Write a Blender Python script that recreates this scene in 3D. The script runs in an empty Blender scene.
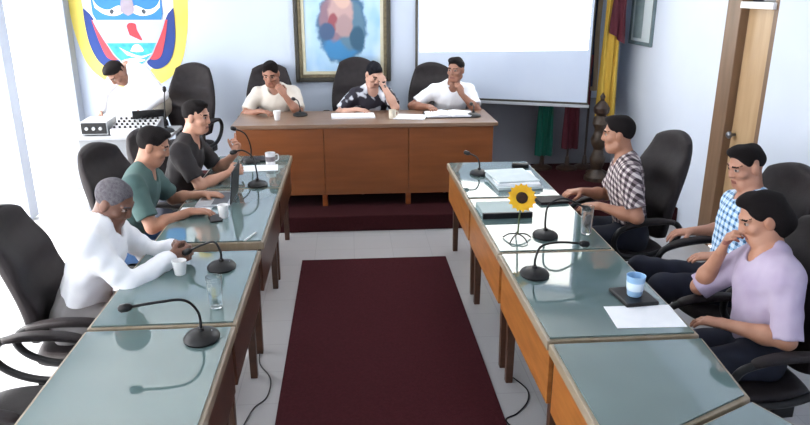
import bpy, math, random
import numpy as np
from mathutils import Vector, Matrix

random.seed(7)
SC = bpy.context.scene
COL = SC.collection

# ------------------------------------------------------------------ camera
PITCH, YAW, CAM_Z, FPX = math.radians(18), math.radians(4.5), 2.15, 691.0
fw = Vector((math.sin(YAW) * math.cos(PITCH), math.cos(YAW) * math.cos(PITCH), -math.sin(PITCH)))
rt = Vector((math.cos(YAW), -math.sin(YAW), 0))
up = rt.cross(fw)
cd = bpy.data.cameras.new('camera')
cd.sensor_width = 36.0
cd.lens = FPX / 810 * 36.0
cam = bpy.data.objects.new('camera', cd)
COL.objects.link(cam)
cam.matrix_world = Matrix(((rt.x, up.x, -fw.x, 0), (rt.y, up.y, -fw.y, 0), (rt.z, up.z, -fw.z, CAM_Z), (0, 0, 0, 1)))
SC.camera = cam

# ------------------------------------------------------------------ light
SC.view_settings.view_transform = 'Standard'
SC.view_settings.look = 'None'
SC.view_settings.gamma = 1.0
SC.view_settings.use_curve_mapping = False
SC.view_settings.exposure = 0.0
SC.cycles.use_denoising = True
SC.cycles.max_bounces = 8
SC.cycles.diffuse_bounces = 5
SC.cycles.caustics_reflective = False
SC.cycles.caustics_refractive = False

world = bpy.data.worlds.new('sky')
SC.world = world
world.use_nodes = True
bg = world.node_tree.nodes['Background']
bg.inputs[0].default_value = (0.98, 0.985, 1.0, 1)
bg.inputs[1].default_value = 8.5

sd = bpy.data.lights.new('sun', 'SUN')
sd.energy = 8.0
sd.angle = math.radians(3)
sd.color = (1.0, 0.97, 0.92)
sun = bpy.data.objects.new('sun', sd)
COL.objects.link(sun)
sun.rotation_euler = Vector((0.70, 0.10, -0.69)).to_track_quat('-Z', 'Y').to_euler()

def fill_light(x, y, e):
    l = bpy.data.lights.new('overhead_fill_light', 'AREA')
    l.shape = 'RECTANGLE'
    l.size, l.size_y = 1.2, 0.3
    l.energy = e
    l.color = (0.93, 0.96, 1.0)
    o = bpy.data.objects.new('overhead_fill_light', l)
    COL.objects.link(o)
    o.location = (x, y, 2.98)

for lx, ly, le in [(0.4, 6.8, 14), (1.4, 5.7, 20)]:  # unseen overhead fills, added to brighten the head table and back right corner
    fill_light(lx, ly, le)

# ------------------------------------------------------------------ materials
def lin(h):
    h = h.lstrip('#')
    out = []
    for i in (0, 2, 4):
        v = int(h[i:i + 2], 16) / 255
        out.append(v / 12.92 if v <= 0.04045 else ((v + 0.055) / 1.055) ** 2.4)
    return (*out, 1)

class NT:
    def __init__(s, name):
        s.m = bpy.data.materials.new(name)
        s.m.use_nodes = True
        s.t = s.m.node_tree
        s.b = s.t.nodes['Principled BSDF']
    def n(s, kind, **kw):
        nd = s.t.nodes.new(kind)
        for k, v in kw.items():
            if k.startswith('i_'):
                key = k[2:]
                nd.inputs[int(key) if key.isdigit() else key.replace('_', ' ')].default_value = v
            else:
                setattr(nd, k, v)
        return nd
    def l(s, a, b): s.t.links.new(a, b)
    def coords(s, scale=(1, 1, 1), kind='Object'):
        tc = s.n('ShaderNodeTexCoord')
        mp = s.n('ShaderNodeMapping')
        mp.inputs['Scale'].default_value = scale
        s.l(tc.outputs[kind], mp.inputs[0])
        return mp.outputs[0]
    def ramp(s, fac, stops, interp='LINEAR'):
        r = s.n('ShaderNodeValToRGB')
        r.color_ramp.interpolation = interp
        els = r.color_ramp.elements
        while len(els) < len(stops): els.new(0.5)
        for e, (p, c) in zip(els, stops):
            e.position = p
            e.color = c
        s.l(fac, r.inputs[0])
        return r.outputs[0]
    def noise(s, vec, scale, detail=3.0):
        nz = s.n('ShaderNodeTexNoise')
        nz.inputs['Scale'].default_value = scale
        nz.inputs['Detail'].default_value = detail
        s.l(vec, nz.inputs['Vector'])
        return nz.outputs['Fac']
    def bump(s, h, strength=0.2, dist=0.01):
        b = s.n('ShaderNodeBump')
        b.inputs['Strength'].default_value = strength
        b.inputs['Distance'].default_value = dist
        s.l(h, b.inputs['Height'])
        s.l(b.outputs[0], s.b.inputs['Normal'])

def mat(name, a, b=None, rough=0.6, scale=8.0, stretch=(1, 1, 1), metal=0.0, bump=0.0, spec=0.5, bscale=None, coat=0.0):
    t = NT(name)
    v = t.coords(stretch)
    f = t.noise(v, scale)
    t.l(t.ramp(f, [(0.3, lin(a)), (0.7, lin(b or a))]), t.b.inputs['Base Color'])
    t.b.inputs['Roughness'].default_value = rough
    t.b.inputs['Metallic'].default_value = metal
    t.b.inputs['Specular IOR Level'].default_value = spec
    t.b.inputs['Coat Weight'].default_value = coat
    if bump:
        t.bump(t.noise(v, bscale or scale * 4, 4), bump)
    return t.m

def emit(name, col, s):
    t = NT(name)
    t.b.inputs['Base Color'].default_value = lin(col)
    t.b.inputs['Emission Color'].default_value = lin(col)
    t.b.inputs['Emission Strength'].default_value = s
    return t.m

def floor_mat():
    t = NT('floor_tile')
    v = t.coords()
    br = t.n('ShaderNodeTexBrick', offset=0.0)
    br.inputs['Scale'].default_value = 1.0
    br.inputs['Brick Width'].default_value = 0.33
    br.inputs['Row Height'].default_value = 0.33
    br.inputs['Mortar Size'].default_value = 0.003
    br.inputs['Color1'].default_value = lin('#aaa9aa')
    br.inputs['Color2'].default_value = lin('#a6a5a7')
    br.inputs['Mortar'].default_value = lin('#9a999b')
    t.l(v, br.inputs['Vector'])
    t.l(br.outputs['Color'], t.b.inputs['Base Color'])
    t.b.inputs['Roughness'].default_value = 0.3
    return t.m

def glass_top_mat():
    t = NT('desk_glass')
    v = t.coords()
    t.l(t.ramp(t.noise(v, 1.7, 2), [(0.3, lin('#566b6b')), (0.75, lin('#637878'))]), t.b.inputs['Base Color'])
    t.b.inputs['Roughness'].default_value = 0.04
    t.b.inputs['IOR'].default_value = 2.1
    return t.m

def clear_glass():
    t = NT('clear_glass')
    t.b.inputs['Base Color'].default_value = (0.9, 0.95, 0.96, 1)
    t.b.inputs['Roughness'].default_value = 0.03
    t.b.inputs['Transmission Weight'].default_value = 0.92
    t.b.inputs['IOR'].default_value = 1.3
    return t.m

def plaid(name, base, dark, mid, freq, duty=0.5, thin=False):
    t = NT(name)
    tc = t.n('ShaderNodeTexCoord')
    sx = t.n('ShaderNodeSeparateXYZ')
    t.l(tc.outputs['Object'], sx.inputs[0])
    def mth(op, a, b):
        m = t.n('ShaderNodeMath', operation=op)
        for i, q in enumerate((a, b)):
            if isinstance(q, (int, float)): m.inputs[i].default_value = q
            else: t.l(q, m.inputs[i])
        return m.outputs[0]
    u = mth('ADD', sx.outputs[0], mth('MULTIPLY', sx.outputs[1], 0.6))
    v = mth('ADD', sx.outputs[2], mth('MULTIPLY', sx.outputs[1], -0.6))
    fu = mth('LESS_THAN', mth('FRACT', mth('MULTIPLY', mth('ADD', u, 5.0), freq), 0.0), duty)
    fv = mth('LESS_THAN', mth('FRACT', mth('MULTIPLY', mth('ADD', v, 5.0), freq), 0.0), duty)
    s = mth('MULTIPLY', mth('ADD', fu, fv), 0.5)
    t.l(t.ramp(s, [(0.0, lin(base)), (0.25, lin(mid)), (0.75, lin(dark))], 'CONSTANT'), t.b.inputs['Base Color'])
    t.b.inputs['Roughness'].default_value = 0.85
    return t.m

M = {}
M['wall'] = mat('painted_wall', '#d3dbe8', '#cbd4e3', 0.7, 1.2, bump=0.03)
M['wall_back'] = mat('painted_back_wall', '#c6d0e0', '#bfcadb', 0.7, 1.0, bump=0.03)
M['dado'] = mat('grey_dado_paint', '#8a8b92', '#82838a', 0.75, 2.0)
M['ceiling'] = mat('ceiling_paint', '#eeeff0', '#e8eaec', 0.9, 2.0)
M['column'] = mat('column_paint', '#a2a8b3', '#9ca3ae', 0.7, 2.0)
M['floor'] = floor_mat()
M['patio'] = mat('patio_concrete', '#d8d8d4', '#c9c9c6', 0.9, 3.0)
M['carpet'] = mat('red_carpet', '#40191f', '#36141a', 0.95, 60.0, bump=0.4, spec=0.1)
M['carpet_dais'] = mat('dais_carpet', '#3a181c', '#301316', 0.95, 60.0, bump=0.4, spec=0.1)
M['wood'] = mat('orange_wood', '#a96c35', '#8e5526', 0.35, 5.0, (1, 1, 6))
M['wood_edge'] = mat('pale_wood_edge', '#948775', '#867862', 0.35, 6.0, (6, 1, 1))
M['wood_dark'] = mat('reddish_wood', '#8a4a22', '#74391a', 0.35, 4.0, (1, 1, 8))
M['wood_head'] = mat('head_table_wood', '#7d4825', '#6c3c1d', 0.35, 3.0, (0.6, 1, 5))
M['wood_top'] = mat('head_table_top', '#806654', '#725947', 0.3, 3.0, (1, 6, 1))
M['wood_shade'] = mat('shaded_brown_wood', '#4c2b1c', '#3d2216', 0.35, 5.0, (1, 1, 6))  # left-row front panels: the shade they stand in is put into the colour
M['wood_leg'] = mat('dark_wood_leg', '#4c2f1f', '#3c2418', 0.45, 6.0, (1, 1, 4))
M['door'] = mat('door_wood', '#bea07c', '#ae8f6a', 0.4, 2.5, (6, 6, 0.7))
M['jamb'] = mat('door_jamb_wood', '#80654f', '#705843', 0.45, 3.0, (6, 6, 0.7))
M['glass_top'] = glass_top_mat()
M['glass'] = clear_glass()
M['leather'] = mat('black_leather', '#201b1d', '#282325', 0.6, 20.0, bump=0.15, bscale=120, spec=0.25)
M['leather_brown'] = mat('worn_leather', '#37302f', '#2b2526', 0.5, 10.0, bump=0.15, bscale=120)
M['plastic'] = mat('black_plastic', '#111113', '#17171a', 0.4, 10.0, spec=0.3)
M['metal'] = mat('grey_metal', '#8d9096', '#7c7f86', 0.3, 10.0, metal=0.9)
M['white'] = mat('white_ceramic', '#eeeeee', '#e6e6e8', 0.25, 6.0)
M['paper'] = mat('white_paper', '#eef0f4', '#e6e9ee', 0.8, 10.0)
M['grey_paper'] = mat('greyish_paper', '#c8d2d6', '#bcc7cc', 0.8, 10.0)
M['silver'] = mat('silver_plastic', '#b4b7bb', '#a8abb0', 0.35, 10.0, metal=0.3)
M['screen_cloth'] = mat('projection_screen_cloth', '#c4cede', '#bdc8da', 0.9, 2.0)
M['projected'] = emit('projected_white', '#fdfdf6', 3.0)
M['gold'] = mat('gilded_frame', '#7a6f55', '#5e543e', 0.4, 30.0, metal=0.2)
M['frame_dark'] = mat('dark_frame', '#3b382f', '#2f2c26', 0.5, 20.0)
M['liner'] = mat('cream_liner', '#cdc9b4', '#bfb89c', 0.7, 8.0)

# ------------------------------------------------------------------ mesh helpers
class MB:
    def __init__(s): s.v, s.f, s.mi = [], [], []
    def add(s, vs, fs, mi=0):
        o = len(s.v)
        s.v += [tuple(p) for p in vs]
        s.f += [tuple(i + o for i in f) for f in fs]
        s.mi += [mi] * len(fs)
        return s
    def box(s, x0, x1, y0, y1, z0, z1, mi=0):
        v = [(x, y, z) for z in (z0, z1) for y in (y0, y1) for x in (x0, x1)]
        return s.add(v, [(0, 2, 3, 1), (4, 5, 7, 6), (0, 1, 5, 4), (2, 6, 7, 3), (0, 4, 6, 2), (1, 3, 7, 5)], mi)
    def prism(s, poly, z0, z1, mi=0, fn=None):
        """poly: list of (a,b); fn(a,b,c)->xyz, default c = z"""
        fn = fn or (lambda a, b, c: (a, b, c))
        n = len(poly)
        ar = sum(poly[i][0] * poly[(i + 1) % n][1] - poly[(i + 1) % n][0] * poly[i][1] for i in range(n))
        if ar < 0: poly = poly[::-1]
        v = [fn(a, b, z0) for a, b in poly] + [fn(a, b, z1) for a, b in poly]
        fs = [tuple(range(n))[::-1], tuple(range(n, 2 * n))]
        fs += [(i, (i + 1) % n, (i + 1) % n + n, i + n) for i in range(n)]
        return s.add(v, fs, mi)
    def tube(s, pts, r, seg=10, mi=0, closed=False, flat=None):
        P = [Vector(p) for p in pts]
        n = len(P)
        R = r if isinstance(r, (list, tuple)) else [r] * n
        vs, prev = [], None
        for i in range(n):
            if closed: t = (P[(i + 1) % n] - P[i - 1])
            else: t = P[min(i + 1, n - 1)] - P[max(i - 1, 0)]
            t.normalize()
            if prev is None:
                a = Vector((0, 0, 1)) if abs(t.z) < 0.9 else Vector((1, 0, 0))
                u = t.cross(a).normalized()
            else:
                u = (prev - t * prev.dot(t)).normalized()
            prev = u
            w = t.cross(u)
            for k in range(seg):
                a = 2 * math.pi * k / seg
                vs.append(P[i] + (u * math.cos(a) + w * math.sin(a)) * R[i])
        fs = []
        for i in range(n if closed else n - 1):
            for k in range(seg):
                a, b = i * seg + k, i * seg + (k + 1) % seg
                c, d = ((i + 1) % n) * seg + (k + 1) % seg, ((i + 1) % n) * seg + k
                fs.append((a, b, c, d))
        if not closed:
            fs.append(tuple(range(seg))[::-1])
            fs.append(tuple(range((n - 1) * seg, n * seg)))
        return s.add(vs, fs, mi)
    def lathe(s, prof, c=(0, 0, 0), seg=24, mi=0, sx=1.0, sy=1.0):
        vs, fs, n = [], [], len(prof)
        for r, z in prof:
            for k in range(seg):
                a = 2 * math.pi * k / seg
                vs.append((c[0] + sx * r * math.cos(a), c[1] + sy * r * math.sin(a), c[2] + z))
        for i in range(n - 1):
            for k in range(seg):
                k2 = (k + 1) % seg
                fs.append((i * seg + k, i * seg + k2, (i + 1) * seg + k2, (i + 1) * seg + k))
        fs.append(tuple(range(seg))[::-1])
        fs.append(tuple(range((n - 1) * seg, n * seg)))
        return s.add(vs, fs, mi)
    def pillow(s, fn, nu=24, nv=30, p=4.0, mi=0):
        """fn(u,v,e,side)->xyz: two skins of a cushion meeting at the rim"""
        us = [math.sin(math.pi / 2 * (-1 + 2 * i / nu)) for i in range(nu + 1)]
        vv = [math.sin(math.pi / 2 * (-1 + 2 * i / nv)) for i in range(nv + 1)]
        for side in (1, -1):
            vs, fs = [], []
            for v in vv:
                for u in us:
                    e = max(0.0, 1 - abs(u) ** p) ** (1 / p) * max(0.0, 1 - abs(v) ** p) ** (1 / p)
                    k = 0.55
                    uu, wv = u * math.sqrt(1 - k * v * v / 2), v * math.sqrt(1 - k * u * u / 2)
                    vs.append(fn(uu, wv, e, side))
            for j in range(nv):
                for i in range(nu):
                    a = j * (nu + 1) + i
                    q = (a, a + 1, a + nu + 2, a + nu + 1)
                    fs.append(q if side > 0 else q[::-1])
            s.add(vs, fs, mi)
        return s

def link(name, mb, mats, parent=None, smooth=False, bevel=0.0, origin=None):
    me = bpy.data.meshes.new(name)
    vs = mb.v
    if origin is not None:
        vs = [(x - origin[0], y - origin[1], z - origin[2]) for x, y, z in vs]
    me.from_pydata(vs, [], mb.f)
    if not isinstance(mats, (list, tuple)): mats = [mats]
    for m in mats: me.materials.append(M[m] if isinstance(m, str) else m)
    me.polygons.foreach_set('material_index', mb.mi)
    if smooth: me.polygons.foreach_set('use_smooth', [True] * len(me.polygons))
    me.update()
    o = bpy.data.objects.new(name, me)
    COL.objects.link(o)
    if parent: o.parent = parent
    elif origin is not None: o.location = origin
    if smooth == 'auto':
        me.set_sharp_from_angle(angle=math.radians(35))
    if bevel:
        b = o.modifiers.new('edge', 'BEVEL')
        b.width = bevel
        b.segments = 2
        b.limit_method = 'ANGLE'
    return o

def tag(o, label, cat, group=None):
    o['label'] = label
    o['category'] = cat
    if group: o['group'] = group
    return o

def empty(name, loc, rz=0.0, label=None, cat=None, group=None):
    o = bpy.data.objects.new(name, None)
    o.empty_display_size = 0.1
    COL.objects.link(o)
    o.location = loc
    o.rotation_euler = (0, 0, rz)
    if label: tag(o, label, cat, group)
    return o

def struct(name, mb, m, **k):
    o = link(name, mb, m, **k)
    if not k.get('parent'): o['kind'] = 'structure'
    return o

def copy_tree(root, loc, rz, label, group=None, z=None):
    r = root.copy()
    COL.objects.link(r)
    r.location = loc
    r.rotation_euler = (0, 0, rz)
    r['label'] = label
    if group: r['group'] = group
    for ch in list(root.children):
        c = ch.copy()
        COL.objects.link(c)
        c.parent = r
        for g in list(ch.children):
            d = g.copy()
            COL.objects.link(d)
            d.parent = c
    return r

def smooth_path(pts, n=8, closed=False):
    P = [Vector(p) for p in pts]
    out = []
    m = len(P)
    for i in range(m if closed else m - 1):
        if closed: p0, p1, p2, p3 = P[i - 1], P[i], P[(i + 1) % m], P[(i + 2) % m]
        else: p0, p1, p2, p3 = P[max(i - 1, 0)], P[i], P[i + 1], P[min(i + 2, m - 1)]
        for k in range(n):
            t = k / n
            out.append(0.5 * ((2 * p1) + (p2 - p0) * t + (2 * p0 - 5 * p1 + 4 * p2 - p3) * t * t + (3 * p1 - p0 - 3 * p2 + p3) * t ** 3))
    if not closed: out.append(P[-1])
    return out

# ------------------------------------------------------------------ the room
XL, XR, YB, YF, ZC = -3.1, 3.1, 7.9, -1.4, 3.0
struct('floor', MB().box(XL, XR, YF, YB, -0.1, 0.0), 'floor')
struct('ceiling', MB().box(XL - 0.2, XR + 0.2, YF - 0.2, YB + 0.2, ZC, ZC + 0.12), 'ceiling')
struct('wall_back', MB().box(XL - 0.2, XR + 0.2, YB, YB + 0.2, 0, ZC), 'wall_back')
struct('trim_1', MB().box(1.22, XR, YB - 0.012, YB, 0.15, 0.93), 'dado')
struct('wall_front', MB().box(XL, XR, YF - 0.2, YF, 0, ZC), 'wall')
# right wall with the door opening (Y 5.05 - 5.62)
rw = MB()
rw.box(XR, XR + 0.2, YF, 4.97, 0, ZC)
rw.box(XR, XR + 0.2, 5.66, YB, 0, ZC)
rw.box(XR, XR + 0.2, 4.97, 5.66, 2.5, ZC)
struct('wall_right', rw, 'wall')
# left wall: corner column, slim pillars and a head beam; open to the daylight between them
lw = MB()
lw.box(XL - 0.2, XL, YF, YB, 2.55, ZC)
struct('wall_left', lw, 'wall')
struct('trim_2', MB().box(XL - 0.02, XL + 0.15, YB - 0.16, YB, 0, ZC), 'column', bevel=0.008)
for i, (y0, y1) in enumerate([(6.62, 6.82), (3.9, 4.1), (1.2, 1.5), (-1.4, -1.1)]):
    struct('trim_%d' % (i + 3), MB().box(XL - 0.16, XL - 0.02, y0, y1, 0, 2.55), 'wall', bevel=0.008)
struct('floor_patio', MB().box(XL - 5, XL, YF - 2, YB + 1, -0.14, -0.02), 'patio')
struct('floor_dais', MB().box(-2.03, XR - 0.002, 6.07, YB, 0.0, 0.15), 'carpet_dais', bevel=0.01)
o = link('carpet_runner', MB().box(-0.43, 0.765, 0.2, 5.36, 0.0, 0.012), 'carpet', bevel=0.004)
tag(o, 'dark red carpet runner lying on the tiles between the two desk rows', 'carpet')

# door with frame and transom
d = empty('door_1', (XR, 5.3, 0))
d['kind'] = 'structure'
link('door_jamb', MB().box(0.0, 0.14, -0.33, -0.27, 0, 2.5).box(-0.02, 0.14, 0.14, 0.35, 0, 2.5).box(0, 0.14, -0.33, 0.35, 2.44, 2.5), 'jamb', d, bevel=0.006)
link('door_header', MB().box(-0.03, 0.13, -0.3, 0.14, 2.0, 2.05), 'white', d, bevel=0.004)
link('transom_pane', MB().box(0.07, 0.08, -0.3, 0.14, 2.05, 2.44), mat('dark_transom', '#3a3a40', '#2e2e34', 0.1), d)
leaf = link('door_leaf', MB().box(0.05, 0.09, -0.27, 0.14, 0.01, 2.0), 'door', d, bevel=0.004)
link('door_knob', MB().lathe([(0.012, 0), (0.012, 0.03), (0.028, 0.04), (0.032, 0.055), (0.02, 0.07)], (0, 0, 0)), 'metal', leaf, smooth=True).matrix_local = Matrix.Translation((0.05, 0.08, 1.0)) @ Matrix.Rotation(-math.pi / 2, 4, 'Y')

# ------------------------------------------------------------------ wall emblem (painted relief on the back wall)
def wall_plate(name, poly, depth, m, parent, base=0.0):
    """poly in emblem pixels -> metres on the back wall"""
    mb = MB()
    pp = [((x - 130) / 94.6, (30 - y) / 95.0) for x, y in poly]
    mb.prism(pp, -base - depth, -base, fn=lambda a, b, c: (a, c, b))
    mb.f = [f[::-1] for f in mb.f]
    return link(name, mb, m, parent)

def curve(pts, n=6): return [(p.x, p.y) for p in smooth_path([(x, y, 0) for x, y in pts], n)]

em = empty('wall_emblem', (-2.345, YB, 1.72), 0, 'painted coat of arms with yellow border and blue and red ribbons on back wall', 'emblem')
YEL = mat('emblem_yellow', '#eedb6e', '#e6cf58', 0.7, 3.0)
BLU = mat('emblem_blue', '#123a8a', '#10327a', 0.6, 4.0)
SKY = mat('emblem_sky_blue', '#2b7fcb', '#2272be', 0.6, 4.0)
RED = mat('emblem_red', '#cf4450', '#c23843', 0.6, 4.0)
PAL = mat('emblem_pale', '#b4bbd0', '#abb3ca', 0.6, 4.0)
TEAL = mat('emblem_teal', '#1b8fc4', '#3fb0c8', 0.6, 14.0)
WHT = mat('emblem_white', '#f0f4f6', '#e2eaee', 0.6, 6.0)
CAP = mat('emblem_cap_red', '#b8323f', '#a82a38', 0.6, 6.0)
GRY = mat('emblem_grey', '#a59aa6', '#948a98', 0.6, 10.0)
DRK = mat('emblem_dark', '#3d4450', '#353b46', 0.6, 6.0)
wall_plate('border', curve([(71, -40), (72, 0), (75, 35), (84, 66), (104, 84), (130, 90), (156, 84), (176, 66), (186, 35), (190, 0), (191, -40)]), 0.004, YEL, em)
wall_plate('inner_field', curve([(84, -40), (86, 5), (89, 32), (100, 60), (130, 74), (160, 60), (172, 32), (175, 5), (177, -40)]), 0.003, WHT, em, 0.004)
for sx, nm in ((1, 'ribbon'), (-1, 'ribbon')):
    f = lambda pts: [(130.5 + (x - 130.5) * sx, y) for x, y in pts]
    rb = wall_plate(nm, f(curve([(86, 8), (86, 24), (88, 44), (94, 60), (103, 68), (112, 69), (118, 62), (108, 54), (101, 38), (96, 22), (92, 14)])), 0.005, BLU, em, 0.007)
    wall_plate('red_stripe', f(curve([(93, 20), (97, 38), (103, 56), (111, 60), (117, 56), (110, 44), (103, 28), (101, 20)])), 0.004, RED, rb, 0.012)
sh = wall_plate('shield', curve([(94, 20), (98, 30), (105, 44), (114, 59), (130, 68), (146, 59), (155, 44), (162, 30), (166, 20)]), 0.005, PAL, em, 0.016)
wall_plate('sea_band', curve([(105.5, 43), (115, 58), (130, 67), (145, 58), (154.5, 43)]), 0.003, TEAL, sh, 0.021)
wall_plate('ship', curve([(128, 51), (131, 46), (135, 44), (139, 46), (141, 51), (134, 52)]), 0.002, WHT, sh, 0.024)
wall_plate('wave', curve([(117, 47), (126, 52), (138, 56), (150, 53), (138, 58), (124, 55)]), 0.002, WHT, sh, 0.024)
wall_plate('wave', curve([(121, 60), (130, 58), (142, 60), (131, 63.5)]), 0.002, WHT, sh, 0.024)
wall_plate('cap', curve([(127, 26), (130, 23), (136, 24), (137, 30), (141, 40), (135, 38), (129, 35)]), 0.003, CAP, sh, 0.021)
tb = wall_plate('top_band', [(95, -22), (164, -22), (164, 14), (162, 20), (98, 20), (95, 14)], 0.005, SKY, em, 0.016)
for sx in (1, -1):
    f = lambda pts: [(130 + (x - 130) * sx, y) for x, y in pts]
    wall_plate('cornucopia', f(curve([(97, 0), (102, 7), (111, 10), (122, 6), (126, 12), (117, 16), (106, 14), (98, 8)])), 0.003, WHT, tb, 0.021)
    wall_plate('coin', f(curve([(112, 12), (114, 9.5), (116.5, 11), (115, 14), (113, 14)], 3)), 0.002, DRK, tb, 0.024)
wall_plate('pomegranate', curve([(123, 12), (124, 3), (127, -6), (133, -6), (136, 3), (136, 12), (130, 16)]), 0.003, GRY, tb, 0.024)

# ------------------------------------------------------------------ large framed painting
pt = empty('framed_painting', (-0.07, YB, 1.15), 0, 'large gilt-framed painting hanging on the back wall above the head table', 'painting')
def ring(mb, w, h, t, y0, y1, mi=0, z=0.0):
    mb.box(-w, -w + t, y0, y1, z, z + h, mi).box(w - t, w, y0, y1, z, z + h, mi)
    mb.box(-w + t, w - t, y0, y1, z, z + t, mi).box(-w + t, w - t, y0, y1, z + h - t, z + h, mi)
    return mb
link('outer_frame', ring(MB(), 0.53, 1.45, 0.045, -0.05, -0.001), 'frame_dark', pt, bevel=0.008)
link('inner_frame', ring(MB(), 0.485, 1.36, 0.035, -0.04, -0.001, z=0.045), 'gold', pt, bevel=0.006)
link('liner', ring(MB(), 0.45, 1.29, 0.035, -0.028, -0.001, z=0.08), 'liner', pt, bevel=0.003)
def canvas_mat():
    """a plain devotional-style picture: soft colour patches on pale blue"""
    t = NT('painted_canvas')
    tc = t.n('ShaderNodeTexCoord')
    col = t.ramp(t.noise(t.coords((1.4, 1, 0.8)), 3.0, 2), [(0.3, lin('#8fbbe2')), (0.52, lin('#b9d3e8')), (0.72, lin('#d6dcda'))])
    wob = t.noise(t.coords((1, 1, 1)), 9.0, 3)
    for cx, cz, rx, rz_, c, soft in [(0.0, 0.56, 0.34, 0.46, '#a9cbe4', 0.5), (0.0, 0.60, 0.27, 0.42, '#3f6788', 0.25), (-0.02, 0.38, 0.2, 0.15, '#3a7fb2', 0.4), (0.09, 0.60, 0.16, 0.26, '#56798f', 0.4),
                                     (-0.10, 0.68, 0.15, 0.24, '#8a6e7c', 0.4), (-0.02, 0.74, 0.14, 0.22, '#b99a98', 0.45), (-0.10, 0.64, 0.06, 0.1, '#934f58', 0.5), (0.02, 0.60, 0.1, 0.12, '#a58a8c', 0.5),
                                     (0.16, 0.47, 0.08, 0.14, '#2f566f', 0.5), (-0.17, 0.54, 0.09, 0.1, '#41587a', 0.5), (0.0, 0.92, 0.1, 0.13, '#cdaba0', 0.4), (0.0, 1.02, 0.15, 0.08, '#6e5a58', 0.4)]:
        mp = t.n('ShaderNodeMapping')
        mp.inputs['Location'].default_value = (-cx / rx, 0, -cz / rz_)
        mp.inputs['Scale'].default_value = (1 / rx, 0, 1 / rz_)
        t.l(tc.outputs['Object'], mp.inputs[0])
        ln = t.n('ShaderNodeVectorMath', operation='LENGTH')
        t.l(mp.outputs[0], ln.inputs[0])
        ad = t.n('ShaderNodeMath', operation='MULTIPLY_ADD')
        t.l(wob, ad.inputs[0]); ad.inputs[1].default_value = 0.5; t.l(ln.outputs['Value'], ad.inputs[2])
        mr = t.n('ShaderNodeMapRange', interpolation_type='SMOOTHSTEP')
        mr.inputs['From Min'].default_value = 1.27 - soft * 0.45; mr.inputs['From Max'].default_value = 1.27 + soft * 0.25
        mr.inputs['To Min'].default_value = 1.0; mr.inputs['To Max'].default_value = 0.0
        t.l(ad.outputs[0], mr.inputs['Value'])
        mx = t.n('ShaderNodeMix', data_type='RGBA')
        t.l(mr.outputs[0], mx.inputs[0]); t.l(col, mx.inputs[6]); mx.inputs[7].default_value = lin(c)
        col = mx.outputs[2]
    t.l(col, t.b.inputs['Base Color'])
    return t.m
cv = link('canvas', MB().box(-0.415, 0.415, -0.015, -0.002, 0.115, 1.335), canvas_mat(), pt)

# small picture on the right wall
sp = empty('wall_picture', (XR, 7.33, 1.57), 0, 'small narrow framed picture on the right wall near the corner', 'picture')
mb = MB()
for a in ((-0.29, -0.255), (0.255, 0.29)): mb.box(-0.03, -0.002, a[0], a[1], 0, 0.85)
mb.box(-0.03, -0.002, -0.255, 0.255, 0, 0.04).box(-0.03, -0.002, -0.255, 0.255, 0.81, 0.85)
link('frame', mb, mat('grey_frame', '#6d7d80', '#5e6e72', 0.4, 10), sp, bevel=0.004)
link('print', MB().box(-0.016, -0.004, -0.255, 0.255, 0.04, 0.81), mat('pale_print', '#dfe8ea', '#d3dfe2', 0.3, 3), sp)
link('print_figure', MB().box(-0.018, -0.016, -0.02, 0.2, 0.07, 0.78), mat('grey_print', '#9fb0b2', '#879a9d', 0.4, 9), sp)

# ------------------------------------------------------------------ projection screen
a0, a1 = Vector((0.76, 7.83, 0)), Vector((2.50, 7.17, 0))
ang = math.atan2(a1.y - a0.y, a1.x - a0.x)
W = (a1 - a0).length
ps = empty('projection_screen', (a0.x, a0.y, 0), ang, 'white pull-down projection screen lit by a projector at the back of the room', 'screen')
link('screen_sheet', MB().box(0, W, 0, 0.004, 0.99, 2.75), 'screen_cloth', ps)
link('screen_border', MB().box(-0.03, 0.0, 0, 0.005, 0.99, 2.75).box(W, W + 0.012, 0, 0.005, 0.99, 2.75).box(-0.03, W + 0.012, 0, 0.006, 0.965, 0.99), 'frame_dark', ps)
link('weight_bar', MB().box(-0.03, W + 0.03, -0.012, 0.015, 0.935, 0.967), 'silver', ps, bevel=0.004)
link('roller_case', MB().box(-0.06, W + 0.06, -0.05, 0.05, 2.75, 2.87), 'white', ps, bevel=0.01)
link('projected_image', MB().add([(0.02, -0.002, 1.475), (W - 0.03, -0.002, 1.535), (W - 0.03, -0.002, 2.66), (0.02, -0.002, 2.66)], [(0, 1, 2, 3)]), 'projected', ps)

# ------------------------------------------------------------------ flags
def drape(name, x0, x1, y, z0, z1, folds, amp, m, parent, taper=0.8, slant=0.0):
    mb = MB()
    nu, nv = 40, 30
    vs, fs = [], []
    for side in (0, 1):
        for j in range(nv + 1):
            t = j / nv
            for i in range(nu + 1):
                s = i / nu
                w = taper + (1 - taper) * t
                cx = (x0 + x1) / 2
                x = cx + ((x0 + (x1 - x0) * s) - cx) * w + 0.01 * math.sin(5 * t + 9 * s)
                yy = y + amp * (0.5 + 0.5 * t) * math.sin(folds * 2 * math.pi * s + 1.2 * math.sin(2.2 * t)) + side * 0.004
                z = z1 + (z0 - z1) * t + slant * s
                vs.append((x, yy, z))
    n1 = (nu + 1) * (nv + 1)
    for j in range(nv):
        for i in range(nu):
            a = j * (nu + 1) + i
            fs.append((a, a + nu + 1, a + nu + 2, a + 1))
            fs.append((a + n1, a + n1 + 1, a + n1 + nu + 2, a + n1 + nu + 1))
    mb.add(vs, fs)
    return link(name, mb, m, parent, smooth=True)
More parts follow.
